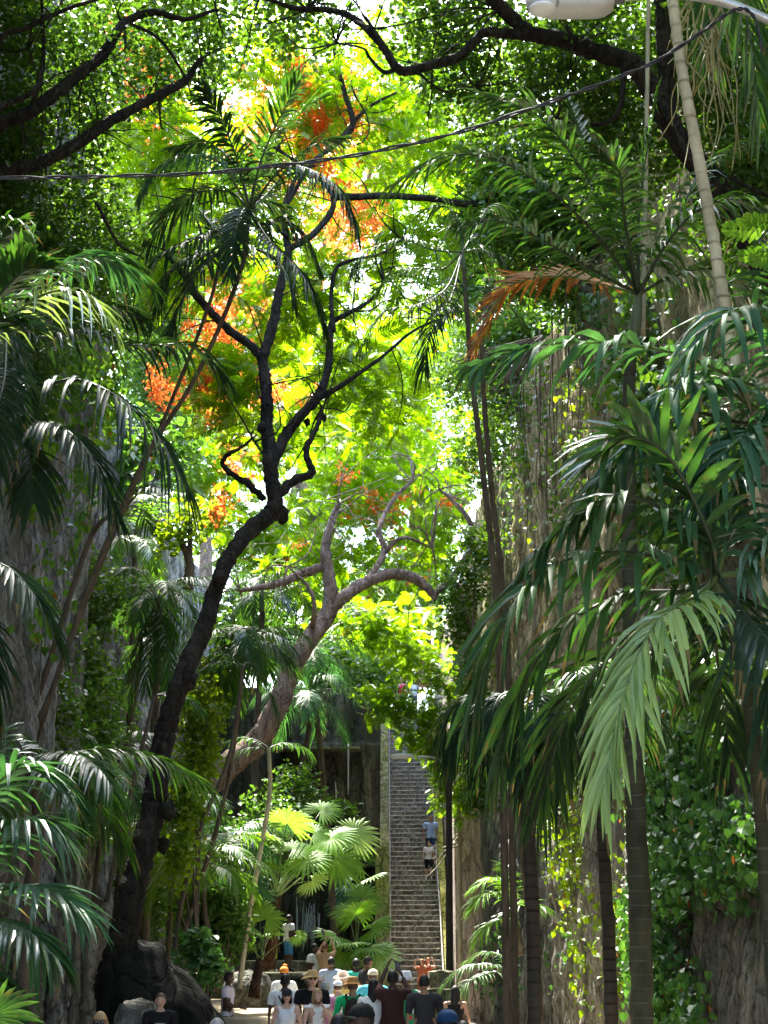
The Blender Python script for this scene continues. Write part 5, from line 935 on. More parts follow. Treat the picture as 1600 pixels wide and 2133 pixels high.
def on_cliff(regions, n, off, seed, side=1):
    r = np.random.default_rng(seed); Y = r.uniform(10, 60, n * 60); z = r.uniform(-.2, TOPZ, n * 60); Yd = Y; X = cliff_x(side, Yd, z); P = np.stack([X - side * r.uniform(.02, off, len(X)), Yd, z], -1)
    px, py = proj(P); keep = np.zeros(len(P), bool)
    for (cx, cy_, rx, ry) in regions: keep |= ((px - cx) / rx) ** 2 + ((py - cy_) / ry) ** 2 < r.random(len(P)) ** .6 * 1.15
    v = vnoise(Y * 1.6 + seed, z * .9); keep &= v > .38
    P = P[keep]; wgt = 1 / P[:, 1] ** 0; return P[r.permutation(len(P))[:n]]
def creeper(label, regions, n, L, mat, seed, off=.35, tpl=LEAF_H, k=4, sd=.12, side=1):
    P = on_cliff(regions, n, off, seed, side)
    if not len(P): return
    t = thing('creeper', label, 'creeper', P[np.argmin(P[:, 2])], 'creepers on the cliffs'); mb = MB(); rr = np.random.default_rng(seed)
    for p in P[:16]:
        V, fs = tube([p + np.array([0, 0, .5]), p + rr.normal(0, .06, 3), p - np.array([0, 0, rr.uniform(.6, 1.6)])], [.008, .012, .005], 7, 4); MB().add(V, fs).build('stem', BARK_BROWN, t)
    Q = cluster(P, k, sd, seed); mb = MB(); n_ = len(Q)
    # leaves face the gorge
    scatter(mb, tpl, Q, rotmats(rr.normal(-math.pi / 2 if side > 0 else math.pi / 2, .8, n_) + (math.pi / 2 * side) * 0, rr.normal(-1.0, .5, n_), rr.normal(0, .6, n_)), L * rr.uniform(.35, 1.45, n_))
    q = Q[::23]; scatter(mb, LEAF_N, q, rotmats(rr.uniform(0, 6.3, len(q)), rr.normal(-1.2, .5, len(q)), rr.normal(0, .6, len(q))), L * rr.uniform(.6, 1.2, len(q)), 1)
    mb.build('foliage', [LM[mat], LM['dead']], t, False)
creeper('broad sheet of heart-leaved ivy on the right cliff, right of the ringed trunk', [(1400, 1700, 90, 190), (1370, 1950, 70, 160), (1450, 1560, 110, 90), (1400, 2090, 60, 70), (1520, 1760, 60, 120)], 1900, .13, 'ivy', 91, .4, k=5)
creeper('thin yellow-green creeper strings on the right cliff between the palm trunks', [(1215, 1900, 40, 200), (1180, 1750, 40, 120), (1290, 1950, 30, 180), (1160, 1650, 60, 60)], 420, .12, 'vine', 92, .3)
creeper('dark leafy creeper on the upper part of the right cliff', [(1340, 800, 80, 160), (1300, 620, 90, 60), (1420, 1000, 130, 260), (1500, 1400, 120, 160)], 1500, .15, 'mid', 93, .5)
creeper('sparse creeper on the left limestone face', [(150, 1050, 50, 90), (230, 1500, 60, 120), (100, 1250, 70, 120), (260, 1250, 40, 90)], 420, .13, 'shrub', 94, .35, side=-1)
creeper('green creeper hanging from the top of the right cliff edge', [(1080, 690, 60, 30), (1200, 660, 60, 30), (1020, 900, 16, 120)], 260, .14, 'mid', 95, .4)
creeper('low creeper over the rocks at the foot of the right cliff', [(1050, 2050, 60, 50), (1150, 1990, 40, 60), (1030, 1950, 40, 50)], 140, .11, 'ivy', 96, .3)

# ------------------------------------------------------------------ people
CLOTH = {}
def cloth(col, rough=.9, pat=None):
    key = (col, pat)
    if key in CLOTH: return CLOTH[key]
    m, nt, out = newmat('cloth'); p = nt.nodes.new('ShaderNodeBsdfPrincipled'); p.inputs['Roughness'].default_value = rough; p.inputs['Specular IOR Level'].default_value = .15
    n = noise(nt, 9, 3, .5, (1, 1, .6)); c = ramp(nt, n, [(.3, tuple(v * .82 for v in col)), (.7, tuple(min(1, v * 1.12) for v in col))])
    if pat == 'floral':
        c = mixc(nt, ramp(nt, noise(nt, 7, 2, .5, (1, 1, 1)), [(.56, (0, 0, 0)), (.6, (1, 1, 1))]), c, (.62, .68, .62))
        c = mixc(nt, ramp(nt, noise(nt, 4.3, 2, .5, (1.3, 1, 1)), [(.6, (0, 0, 0)), (.64, (1, 1, 1))]), c, (.5, .05, .06))
    if pat == 'stripe':
        w_ = nt.nodes.new('ShaderNodeTexWave'); w_.bands_direction = 'Z'; w_.inputs['Scale'].default_value = 5; tc = nt.nodes.new('ShaderNodeTexCoord'); nt.links.new(tc.outputs['Object'], w_.inputs[0])
        c = mixc(nt, ramp(nt, w_.outputs['Fac'], [(.45, (0, 0, 0)), (.55, (1, 1, 1))]), c, (.25, .26, .3))
    nt.links.new(c, p.inputs[0]); nt.links.new(p.outputs[0], out.inputs[0]); CLOTH[key] = m; return m
SKIN = {k: solid('skin_' + k, c, .55, .08, 8, 0, (1, 1, 1), 0, .35) for k, c in dict(fair=(.56, .34, .25), tan=(.40, .22, .14), brown=(.17, .085, .05), dark=(.065, .034, .022)).items()}
HAIRC = {k: solid('hair_' + k, c, .6, .35, 20, .3, (1, 1, .3)) for k, c in dict(black=(.012, .011, .011), brown=(.09, .05, .028), auburn=(.28, .09, .035), blond=(.34, .22, .11), grey=(.26, .25, .24), white=(.6, .58, .55)).items()}
EYE = solid('eye', (.015, .012, .01), .2, .1, 5); EYEW = solid('eye_white', (.7, .68, .66), .4, .05, 5); LIP = solid('lip', (.30, .10, .085), .5, .1, 5)
GLASS = solid('sunglass_lens', (.01, .01, .012), .15, .1, 4, 0, (1, 1, 1), 0, .6)
def skin_mesh(verts, edges, rad, sub=2):
    me = bpy.data.meshes.new('tmp'); me.from_pydata([tuple(v) for v in verts], edges, []); ob = bpy.data.objects.new('tmp', me); COL.objects.link(ob)
    ob.modifiers.new('s', 'SKIN'); sv = me.skin_vertices[0].data
    for i, r in enumerate(rad): sv[i].radius = (r, r); sv[i].use_root = (i == 0)
    sb = ob.modifiers.new('u', 'SUBSURF'); sb.levels = sub; sb.render_levels = sub
    dg = bpy.context.evaluated_depsgraph_get(); ev = bpy.data.meshes.new_from_object(ob.evaluated_get(dg))
    V = np.zeros(len(ev.vertices) * 3); ev.vertices.foreach_get('co', V); Fs = [tuple(p.vertices) for p in ev.polygons]
    bpy.data.objects.remove(ob); bpy.data.meshes.remove(ev); bpy.data.meshes.remove(me); return V.reshape(-1, 3), Fs
ARMS = {  # (elbow, wrist) for the right-hand side x>0, mirrored for the other; body faces -Y
    'down': ((.235, .02, 1.13), (.25, -.05, .88)), 'hip': ((.27, .06, 1.14), (.20, -.12, 1.02)), 'fold': ((.22, -.04, 1.14), (.04, -.26, 1.10)),
    'phone': ((.22, -.16, 1.20), (.10, -.34, 1.42)), 'up': ((.24, -.20, 1.42), (.12, -.30, 1.66)), 'overhead': ((.22, -.20, 1.52), (.10, -.28, 1.80)), 'swing': ((.24, .08, 1.14), (.26, -.02, .90)), 'chin': ((.2, -.16, 1.14), (.07, -.22, 1.40))}
def head_geo(mb, c, hd, ms):
    """head with face: slots ms = (skin, eye, eye_white, lip); c = centre of the skull, hd = yaw (rad), nod"""
    yaw, nod = hd; n, m = 24, 18; V, Q = ellipsoid((0, 0, 0), (1, 1, 1), n, m); P = V.copy()
    x, y, z = P[:, 0].copy(), P[:, 1].copy(), P[:, 2].copy()
    P[:, 0] = x * .074 * (1 - .22 * np.clip(-z, 0, 1) ** 1.5); P[:, 1] = y * .096 * (1 - .10 * np.clip(-z, 0, 1)); P[:, 2] = z * .118
    fr = np.clip(-y, 0, 1)
    P[:, 1] -= .014 * np.exp(-((z + .82) / .18) ** 2 - (x / .35) ** 2) * fr      # chin
    P[:, 1] -= .026 * np.exp(-((z + .12) / .16) ** 2 - (x / .14) ** 2) * fr      # nose
    P[:, 1] += .010 * np.exp(-((z - .10) / .13) ** 2 - ((np.abs(x) - .42) / .18) ** 2) * fr   # eye sockets
    P[:, 1] -= .006 * np.exp(-((z - .28) / .08) ** 2 - (x / .7) ** 2) * fr       # brow
    P[:, 1] -= .008 * np.exp(-((z + .50) / .07) ** 2 - (x / .28) ** 2) * fr      # mouth
    parts = [(P, Q, 0)]
    for s in (-1, 1):
        E, f = ellipsoid((s * .029, -.083, .012), (.013, .009, .0075), 10, 6); parts.append((E, f, 2)); E, f = ellipsoid((s * .029, -.0895, .012), (.006, .004, .006), 8, 6); parts.append((E, f, 1))
        E, f = ellipsoid((s * .029, -.090, .034), (.020, .005, .0035), 8, 6); parts.append((E, f, 1))
        E, f = ellipsoid((s * .076, .008, -.005), (.010, .02, .032), 8, 8); parts.append((E, f, 0))
    E, f = ellipsoid((0, -.094, -.056), (.024, .006, .0065), 10, 6); parts.append((E, f, 3))
    cz, sz, cn, sn = math.cos(yaw), math.sin(yaw), math.cos(nod), math.sin(nod)
    Rn = np.array([[1, 0, 0], [0, cn, -sn], [0, sn, cn]]); Rm = np.array([[cz, -sz, 0], [sz, cz, 0], [0, 0, 1]]) @ Rn
    for V_, f, mi in parts: mb.add(V_ @ Rm.T + c, f, mi)
    return Rm
def hand_geo(mb, wrist, d, side, mi=0):
    d = nrm(np.array(d, float)); a = np.array([0, -1., 0]) if abs(d[1]) < .8 else np.array([0, 0, 1.]); a = nrm(a - d * a.dot(d)); b = np.cross(d, a) * side
    V, fs = tube([wrist - d * .01, wrist + d * .035, wrist + d * .085], [.024, .036, .034], 8, 8); c = wrist
    V = V - np.outer((V - c) @ b, b) * .45; mb.add(V, fs, mi)
    for k, (o, L) in enumerate(((-.027, .062), (-.009, .074), (.009, .07), (.026, .056))):
        p = wrist + d * .08 + a * o; q = p + d * L * .5 - b * .008; e = p + d * L * .92 - b * .03; V, fs = tube([p, q, e], [.0095, .0088, .006], 7, 6); mb.add(V, fs, mi)
    p = wrist + d * .03 + a * -.03; V, fs = tube([p, p + d * .025 - a * .026 - b * .006, p + d * .058 - a * .03 - b * .018], [.011, .0105, .007], 7, 6); mb.add(V, fs, mi)
def hat_geo(kind, mb):
    if kind == 'straw': pr = [(.001, .150), (.05, .150), (.082, .135), (.092, .07), (.10, .045), (.17, .035), (.185, .022), (.18, .018), (.10, .034), (.09, .03)]
    elif kind == 'floppy': pr = [(.001, .145), (.05, .142), (.086, .12), (.098, .06), (.15, .02), (.175, -.015), (.17, -.018), (.10, .04)]
    elif kind == 'bucket': pr = [(.001, .150), (.06, .148), (.082, .13), (.098, .06), (.135, .005), (.130, .002), (.095, .05)]
    else: pr = [(.001, .135), (.045, .130), (.078, .10), (.094, .055), (.097, .03), (.092, .03)]
    V, Q = lathe(pr, 24); V[:, 1] *= 1.14 if kind != 'straw' else 1.05; V[:, 1] += .004
    if kind in ('straw', 'floppy'): V[:, 2] += .02 * np.cos(2 * np.arctan2(V[:, 1], V[:, 0])) * (np.hypot(V[:, 0], V[:, 1]) > .12) * -1
    mb.add(V, Q)
    if kind == 'cap':
        u = np.linspace(-1, 1, 9); G = np.array([[[.082 * k * (1 - .12 * r), -.088 - .085 * r * math.sqrt(max(0, 1 - .75 * k * k)), .040 - .012 * r - .018 * k * k] for k in u] for r in (0, .5, 1)])
        mb.add(np.concatenate([G, G[::-1] + np.array([0, 0, -.006])]), grid_faces(6, 9)); V, f = ellipsoid((0, 0, .137), (.008, .008, .005), 8, 6); mb.add(V, f)
def hair_geo(style, mb):
    V, Q = ellipsoid((0, .008, .008), (.082, .104, .121), 28, 20); c = V[Q].mean(1); yy, zz, xx = c[:, 1], c[:, 2], np.abs(c[:, 0])
    line = {'short': .058, 'crop': .066}.get(style, .05)
    keep = (zz > line + .0 * xx) | ((yy > .0) & (zz > -.05)) | ((yy > -.045) & (zz > .02))
    if style in ('long', 'bob', 'wavy'): keep |= (yy > -.03)
    mb.add(V, Q[keep])
    if style in ('long', 'wavy', 'bob'):
        L = {'long': .42, 'wavy': .30, 'bob': .16}[style]; n = 14; rows = []
        for i, t in enumerate(np.linspace(0, 1, 12)):
            a = np.linspace(-.15 * math.pi, 1.15 * math.pi, n); rr = 1 - .25 * max(0, t - .6) / .4
            wv = (.008 * math.sin(t * 16) if style == 'wavy' else .002 * math.sin(t * 20))
            rows.append(np.c_[np.cos(a) * (.086 + .02 * t + wv) * rr, .012 + np.sin(a) * (.098 + .01 * t + wv), np.full(n, .02 - L * t)])
        G = np.array(rows); mb.add(G, grid_faces(12, n)); mb.add(G * np.array([.84, .84, 1]), grid_faces(12, n)[:, ::-1].copy())
    if style == 'bun': V, f = ellipsoid((0, .10, .03), (.05, .045, .05), 14, 10); mb.add(V, f)
    if style == 'afro': V, f = ellipsoid((0, .02, .03), (.12, .125, .125), 20, 14); c = V[f].mean(1); mb.add(V * (1 + .03 * rng.normal(0, 1, (len(V), 1))), f[(c[:, 1] > -.06) | (c[:, 2] > .09)])
def person(label, px, py, Y, h, face, skin, shirt, pants, hair=('short', 'black'), hat=None, arms=('down', 'down'), gz=None, sleeve=.62, leg=.5, nod=0., turn=0., glasses=False, female=False, shirtpat=None, extra=None, stride=0., hem=.90, group=None, lean=0.):
    """px, py: top of the head in the photograph; face: 0 towards the camera, 180 away, 90 to the picture's right"""
    Pt = W(px, py, Y); hatadd = {None: 0, 'cap': .02, 'straw': .04, 'floppy': .035, 'bucket': .04}.get(hat[0] if hat else None, 0)
    z0 = Pt[2] - h - hatadd if gz is None else gz
    if gz is not None: h = Pt[2] - hatadd - gz
    k = h / 1.75; t = thing('person', label, 'person', (Pt[0], Pt[1], z0), group); yaw = R(face)
    cz, sz = math.cos(yaw), math.sin(yaw); RZ = np.array([[cz, -sz, 0], [sz, cz, 0], [0, 0, 1]])
    def TF(V):
        V = np.array(V, float); 
        if lean: V = V + np.c_[np.zeros(len(V)), -lean * np.clip(V[:, 2] - .9, 0, 1), np.zeros(len(V))]
        return (V * k) @ RZ.T + np.array([Pt[0], Pt[1], z0])
    sw = .150 if female else .172; hw = .098 if female else .09
    v = [(0, 0, .97), (0, .01, 1.10), (0, .005, 1.26), (0, .01, 1.40), (0, .012, 1.475), (0, 0, 1.56)]; r = [.115, .105 if female else .118, .128, .105, .056, .052]
    e = [(0, 1), (1, 2), (2, 3), (3, 4), (4, 5)]; reg = []
    hands = []
    for s, am in ((1, arms[0]), (-1, arms[1])):
        el, wr = ARMS[am]; i = len(v); v += [(s * sw, .01, 1.425), (s * el[0], el[1], el[2]), (s * wr[0], wr[1], wr[2])]; r += [.058 if female else .066, .043 if female else .048, .030]; e += [(3, i), (i, i + 1), (i + 1, i + 2)]
        hands.append((np.array([s * wr[0], wr[1], wr[2]]), np.array([s * (wr[0] - el[0]), wr[1] - el[1], wr[2] - el[2]]), s))
    for s in (1, -1):
        i = len(v); st = stride * s; v += [(s * hw, 0, .90), (s * (hw + .005), -.02 - st * .5, .50 + abs(st) * .08 * (s > 0)), (s * (hw + .01), .03 - st, .085 + (.1 * abs(st) if s < 0 else 0)), (s * (hw + .03), -.13 - st, .035)]; r += [.095, .062, .046, .04]; e += [(0, i), (i, i + 1), (i + 1, i + 2), (i + 2, i + 3)]
    V, Fs = skin_mesh(v, e, r, 2)
    tor = np.clip((.27 - np.abs(V[:, 0])) / .08, 0, 1) * np.clip((V[:, 2] - .80) / .1, 0, 1) * np.clip((1.50 - V[:, 2]) / .05, 0, 1)
    V[:, 0] *= 1 + (.24 if not female else .17) * tor; V[:, 1] *= 1 - .12 * tor
    if female:
        for s in (-1, 1): V[:, 1] -= .035 * np.exp(-((V[:, 0] - s * .075) / .06) ** 2 - ((V[:, 2] - 1.27) / .07) ** 2) * (V[:, 1] < 0)
    A = np.array(v); bones = [(a, b) for a, b in e]; D = []; Tt = []
    for a, b in bones:
        p, q = A[a], A[b]; u = np.clip(((V - p) @ (q - p)) / max(1e-6, (q - p) @ (q - p)), 0, 1); D.append(np.linalg.norm(V - (p + u[:, None] * (q - p)), axis=1) - (r[a] * (1 - u) + r[b] * u) * .6); Tt.append(u)
    nb = np.argmin(np.array(D), 0); tt = np.array(Tt)[nb, np.arange(len(V))]
    mb = MB(); mb.add(TF(V), [f for f in Fs])
    hm = MB(); Rm = head_geo(hm, np.array([0, -.015, 1.632]), (R(turn), R(nod)), None)
    Vh, qh = hm.arrays()
    n0 = mb.n; mb.v.append(TF(Vh)); mb.n += len(Vh)
    for f, mi in qh: mb.q.append((f + n0, mi))
    for wr, d, s in hands:
        hm2 = MB(); hand_geo(hm2, wr, d, s); Vh2, q2 = hm2.arrays(); n0 = mb.n; mb.v.append(TF(Vh2)); mb.n += len(Vh2)
        for f, mi in q2: mb.q.append((f + n0, mi))
    mb.build('body', [SKIN[skin], EYE, EYEW, LIP], t)
    # normals for clothing offset
    N = np.zeros_like(V)
    for f in Fs:
        nf = np.cross(V[f[1]] - V[f[0]], V[f[2]] - V[f[0]])
        for a in f: N[a] += nf
    N = nrm(N)
    def wear(name, mask, off, mat, flare=None):
        Vc = V + N * off
        if flare: Vc = Vc + np.c_[np.sign(V[:, 0]) * 0, N[:, 1] * 0, V[:, 2] * 0] 
        fs = [f for f in Fs if all(mask[a] for a in f)]
        if not fs: return None
        ids = sorted({a for f in fs for a in f}); mp = {a: i for i, a in enumerate(ids)}; Vc = Vc[ids]
        m = MB().add(TF(Vc), [tuple(mp[a] for a in f) for f in fs]); return m.build(name, mat, t)
    torso = nb <= 3; up_arm = np.isin(nb, [6, 9]); sh = np.isin(nb, [5, 8]); fore = np.isin(nb, [7, 10]); hip = np.isin(nb, [11, 15]); thigh = np.isin(nb, [12, 16]); shin = np.isin(nb, [13, 17])
    z = V[:, 2]
    ms = (torso & (z < 1.485)) | (nb == 0) | (hip & (z > hem)) | (thigh & (z > hem) & (tt < .3))
    if sleeve > 0: ms = ms | sh | (up_arm & (tt < sleeve)) | (fore & (tt < sleeve - 1))
    else: ms = (ms | (sh & (np.abs(V[:, 0]) < .17)) | (up_arm & (np.abs(V[:, 0]) < .19) & (z < 1.36))) & ((z < 1.42) | (np.abs(V[:, 0]) > .075)) & (z < 1.475)
    ms &= z > hem - .02
    wear('shirt', ms, .020, cloth(shirt, pat=shirtpat))
    mp_ = (hip | thigh & (tt < leg * 2) | shin & (tt < leg * 2 - 1) | (nb == 0)) & (z < 1.02)
    wear('trousers' if leg > .8 else 'shorts', mp_, .014, cloth(pants))
    sh_ = np.isin(nb, [14, 18]) | (shin & (z < .10)); wear('shoes', sh_ & (z < .11), .012, cloth((.05, .05, .05) if h > 1.7 else (.5, .5, .48)))
    def headpiece(name, fn, mat):
        m = MB(); fn(m); Vq, qq = m.arrays(); m.v = [TF(Vq @ Rm.T + np.array([0, -.015, 1.632]))]; return m.build(name, mat, t)
    if hair: headpiece('hair', lambda m: hair_geo(hair[0], m), HAIRC[hair[1]])
    if hat: headpiece('hat', lambda m: hat_geo(hat[0], m), cloth(hat[1]))
    if glasses:
        def gf(m):
            for s in (-1, 1): V_, f = ellipsoid((s * .032, -.100, .012), (.027, .008, .020), 12, 8); m.add(V_, f)
            V_, f = box(-.012, .012, -.106, -.100, .012, .018); m.add(V_, f)
            for s in (-1, 1): V_, f = box(s * .058 - .003, s * .058 + .003, -.09, .01, .012, .018); m.add(V_, f)
        headpiece('sunglasses', gf, GLASS)
    if extra: extra(t, TF, V, N)
    return t
def strap(a, b, col=(.02, .02, .02), bag=None):
    def fn(t, TF, V, N):
        mb = MB()
        for y in (-1, 1):
            P = [np.array([a[0] + (b[0] - a[0]) * s, y * (.115 + .03 * math.sin(math.pi * s)), a[1] + (b[1] - a[1]) * s]) for s in (0, .25, .5, .75, 1)]
            P[0][1] *= .35; V_, fs = tube(P, .013, 14, 6); mb.add(TF(V_), fs)
        mb.build('strap', cloth(col), t)
        if bag: V_, f = box(b[0] - .10, b[0] + .10, bag[0] - .05, bag[0] + .05, b[1] - .16, b[1] + .02); MB().add(TF(V_), f).build('bag', cloth(bag[1]), t)
    return fn
def backpack(col):
    def fn(t, TF, V, N):
        V_, f = ellipsoid((0, .19, 1.23), (.15, .085, .22), 18, 12); MB().add(TF(V_), f).build('backpack', cloth(col), t)
        mb = MB()
        for s in (-1, 1): V_, fs = tube([(s * .10, .15, 1.40), (s * .11, .02, 1.50), (s * .11, -.11, 1.42), (s * .13, -.12, 1.22), (s * .15, .06, 1.10)], .018, 16, 6); mb.add(TF(V_), fs); mb.build('strap', cloth(col), t); mb = MB()
    return fn
def chest_mark(w_, h_, z, col, dx=0.):
    def fn(t, TF, V, N):
        m = (np.abs(V[:, 0] - dx) < .2) & (V[:, 1] < 0); xs = np.linspace(-w_, w_, 7) + dx; zs = np.linspace(z - h_, z + h_, 7); G = np.zeros((7, 7, 3))
        for i, x in enumerate(xs):
            for j, zz in enumerate(zs):
                d = (V[:, 0] - x) ** 2 + (V[:, 2] - zz) ** 2 + 10 * (V[:, 1] > 0); a = np.argsort(d)[:4]; G[i, j] = (x, V[a, 1].min() - .030, zz)
        MB().add(TF(G.reshape(-1, 3)), grid_faces(7, 7)).build('print', cloth(col, pat=None), t)
    return fn
def phone(label, px, py, Y, ang=0., w_=.036, h_=.075):
    c = W(px, py, Y); mb = MB(); V, f = box(-w_, w_, -.005, .005, -h_, h_); a = math.radians(ang); V = V @ np.array([[math.cos(a), 0, -math.sin(a)], [0, 1, 0], [math.sin(a), 0, math.cos(a)]]).T
    t = thing('phone', label, 'phone', c); mb.add(V + c, f).build('case', LAMPDARK, t)
    V, f = ellipsoid((w_ * .5, .007, h_ * .7), (.008, .004, .008), 8, 6); MB().add(V + c, f).build('camera_lens', LAMPGREY, t); return t
CR = 'visitors crowding below the stairs'
WHITE = (.72, .72, .70); OFFW = (.62, .62, .60); BLK = (.012, .012, .014); 
person('man in a pale lilac polo shirt with black trousers, hands clasped, facing right', 476, 2025, 34, 1.75, 80, 'dark', (.58, .52, .66), BLK, ('crop', 'black'), None, ('fold', 'fold'), group=CR, leg=1.0)
person('man in white tee and lime shorts standing by the fan palm at the basin', 570, 1932, 53, 1.5, 150, 'dark', WHITE, (.46, .55, .06), ('crop', 'black'), None, ('hip', 'down'), gz=1.66, group=CR)
person('man in white tee and blue shorts at the edge of the waterfall basin', 602, 1906, 55.4, 1.6, 130, 'dark', WHITE, (.05, .20, .42), ('crop', 'black'), None, ('fold', 'down'), gz=1.66, group=CR)
person('person in a grey tee half in shade under a hanging fan leaf', 655, 1966, 45, 1.72, 60, 'dark', (.55, .56, .58), BLK, ('crop', 'black'), None, ('down', 'down'), group=CR, leg=.9)
person('woman with tied brown hair holding a phone up towards the waterfall', 677, 1964, 43.5, 1.68, 165, 'tan', (.30, .20, .12), (.10, .14, .26), ('bun', 'brown'), None, ('overhead', 'overhead'), group=CR, female=True)
person('man seen from behind in a blue-lilac shirt, left of the turquoise shirt', 690, 1994, 38.5, 1.75, 175, 'brown', (.30, .34, .52), (.05, .06, .1), ('crop', 'black'), None, ('down', 'down'), group=CR, leg=1.0)
def scarf(t, TF, V, N):
    V_, f = ellipsoid((0, .0, 1.685), (.088, .112, .085), 20, 12); m = MB(); m.add(TF(V_), f); V_, f = ellipsoid((-.03, -.05, 1.785), (.05, .035, .03), 12, 8); m.add(TF(V_), f); m.build('headscarf', cloth((.62, .22, .05)), t)
person('woman in an orange and yellow headscarf behind the white tee with a strap', 592, 2015, 34, 1.74, 200, 'brown', WHITE, BLK, ('short', 'black'), None, ('down', 'hip'), group=CR, female=True, extra=scarf)
person('man from behind in a white tee with a thin dark bag strap across his back', 594, 2029, 29, 1.76, 172, 'dark', WHITE, (.08, .08, .1), ('short', 'black'), None, ('down', 'hip'), group=CR, extra=strap((.12, 1.46), (-.17, 1.02)))
person('woman facing us in a white sleeveless top, sunglasses and pink skirt', 598, 2058, 27.6, 1.56, 0, 'fair', (.70, .70, .74), (.55, .07, .16), ('bob', 'black'), ('cap', (.03, .03, .035)), ('down', 'down'), group=CR, female=True, sleeve=0, glasses=True, hem=.98)
def letters(t, TF, V, N):
    m = MB()
    for k in range(4): V_, f = box(-.055 + .03 * k, -.035 + .03 * k, -.172, -.168, 1.255, 1.285); m.add(TF(V_), f); m.build('print', cloth(WHITE), t); m = MB()
person('man facing us in a black tee, straw hat and sunglasses', 651, 2019, 28.4, 1.82, 8, 'fair', BLK, (.05, .05, .06), ('short', 'brown'), ('straw', (.48, .32, .14)), ('down', 'down'), group=CR, glasses=True, extra=letters)
person('woman with blond-brown hair looking down in a white sleeveless dress, hand to her chin', 661, 2059, 26.6, 1.55, 20, 'fair', WHITE, WHITE, ('bob', 'blond'), None, ('chin', 'fold'), group=CR, female=True, sleeve=.12, nod=.45, turn=15)
person('grey-haired person from behind in a pink shirt beside the straw-hat man', 677, 2043, 29.2, 1.65, 170, 'fair', (.62, .24, .40), (.6, .58, .55), ('short', 'grey'), ('cap', (.32, .31, .29)), ('down', 'down'), group=CR)
person('person in a white cap and striped grey tee seen from behind', 704, 2041, 31.5, 1.62, 175, 'fair', (.62, .62, .62), BLK, ('short', 'brown'), ('cap', (.75, .74, .78)), ('down', 'down'), group=CR, shirtpat='stripe')
person('woman in a floppy pale pink sun hat and yellow top, face turned right', 713, 2021, 32.6, 1.74, 60, 'tan', (.62, .50, .16), (.3, .3, .32), ('bob', 'brown'), ('floppy', (.62, .40, .30)), ('down', 'phone'), group=CR, female=True)
person('person from behind in a bright green shirt with a brown straw hat and dark backpack', 735, 2033, 28, 1.76, 185, 'tan', (.01, .34, .11), BLK, ('short', 'brown'), ('straw', (.38, .21, .07)), ('hip', 'hip'), group=CR, sleeve=1.6, extra=backpack((.03, .022, .018)))
person('large man from behind in a turquoise shirt, bald head in shade', 742, 1997, 37.5, 1.78, 180, 'dark', (.06, .56, .42), (.05, .05, .06), ('crop', 'black'), None, ('down', 'down'), group=CR)
person('bearded man in a dark tee looking right, next to the turquoise shirt', 766, 1993, 37, 1.8, 120, 'brown', (.035, .035, .045), BLK, ('crop', 'black'), None, ('down', 'down'), group=CR)
person('person in a cream cap and sky-blue shirt from behind', 777, 2018, 31.5, 1.80, 178, 'fair', (.10, .50, .62), (.1, .1, .12), ('short', 'brown'), ('cap', (.66, .60, .44)), ('down', 'down'), group=CR, sleeve=.9)
person('woman from behind with long black hair, white tee and dark cross-body strap', 778, 2039, 26.8, 1.70, 180, 'brown', (.66, .66, .64), BLK, ('long', 'black'), None, ('down', 'down'), group=CR, female=True, extra=strap((-.02, 1.30), (.17, .98)))
person('man in a dark maroon shirt raising a phone overhead, back turned', 818, 2021, 26.6, 1.84, 175, 'dark', (.045, .018, .016), BLK, ('crop', 'black'), None, ('overhead', 'up'), group=CR, leg=1.0, sleeve=.75)
person('man from behind in a white bucket hat and green floral shirt', 845, 2021, 28.4, 1.80, 180, 'tan', (.02, .26, .12), (.10, .11, .075), ('short', 'brown'), ('bucket', (.66, .65, .68)), ('down', 'down'), group=CR, shirtpat='floral', sleeve=.8)
person('man from behind in a charcoal tee and black shorts at the right of the crowd', 884, 2031, 26.4, 1.76, 182, 'tan', (.035, .033, .036), BLK, ('crop', 'black'), None, ('down', 'down'), group=CR, sleeve=.85)
person('dark-haired woman in a black tank top and white skirt by the right cliff', 948, 2054, 30, 1.6, 165, 'tan', BLK, (.62, .60, .60), ('long', 'black'), None, ('hip', 'hip'), group=CR, female=True, sleeve=0)
person('red-haired woman sitting low on the steps raising a phone, behind the stone block', 892, 1995, 57.4, 1.55, 10, 'fair', (.50, .10, .04), (.3, .1, .06), ('wavy', 'auburn'), None, ('up', 'phone'), group='visitors on the stairs', female=True, sleeve=0)
person('person with auburn hair and raised arms just left of the red-haired woman', 879, 1998, 57.2, 1.52, 330, 'tan', (.42, .12, .06), (.2, .1, .06), ('bob', 'auburn'), None, ('up', 'up'), group='visitors on the stairs', female=True, sleeve=.4)
person('boy with cropped hair in a black tee with a white chest print, before the boulder', 335, 2069, 24.2, 1.52, 8, 'fair', BLK, BLK, ('crop', 'brown'), None, ('down', 'down'), group=CR, extra=chest_mark(.075, .095, 1.20, (.42, .46, .50)))
NR = 'heads passing close at the bottom of the picture'
person('woman with light-brown hair and sunglasses low at the bottom left', 209, 2108, 16.2, 1.50, 5, 'brown', (.10, .09, .09), BLK, ('wavy', 'blond'), None, ('down', 'down'), group=NR, female=True, glasses=True)
person('person with grey hair just showing above the bottom edge, near the polo-shirt man', 452, 2122, 14.6, 1.49, 180, 'tan', (.2, .2, .22), BLK, ('short', 'grey'), None, ('down', 'down'), group=NR)
person('young man in a black cap, face turned left, cut off by the bottom edge', 757, 2088, 13.4, 1.66, -55, 'dark', BLK, BLK, ('crop', 'black'), ('cap', (.012, .014, .013)), ('down', 'down'), group=NR)
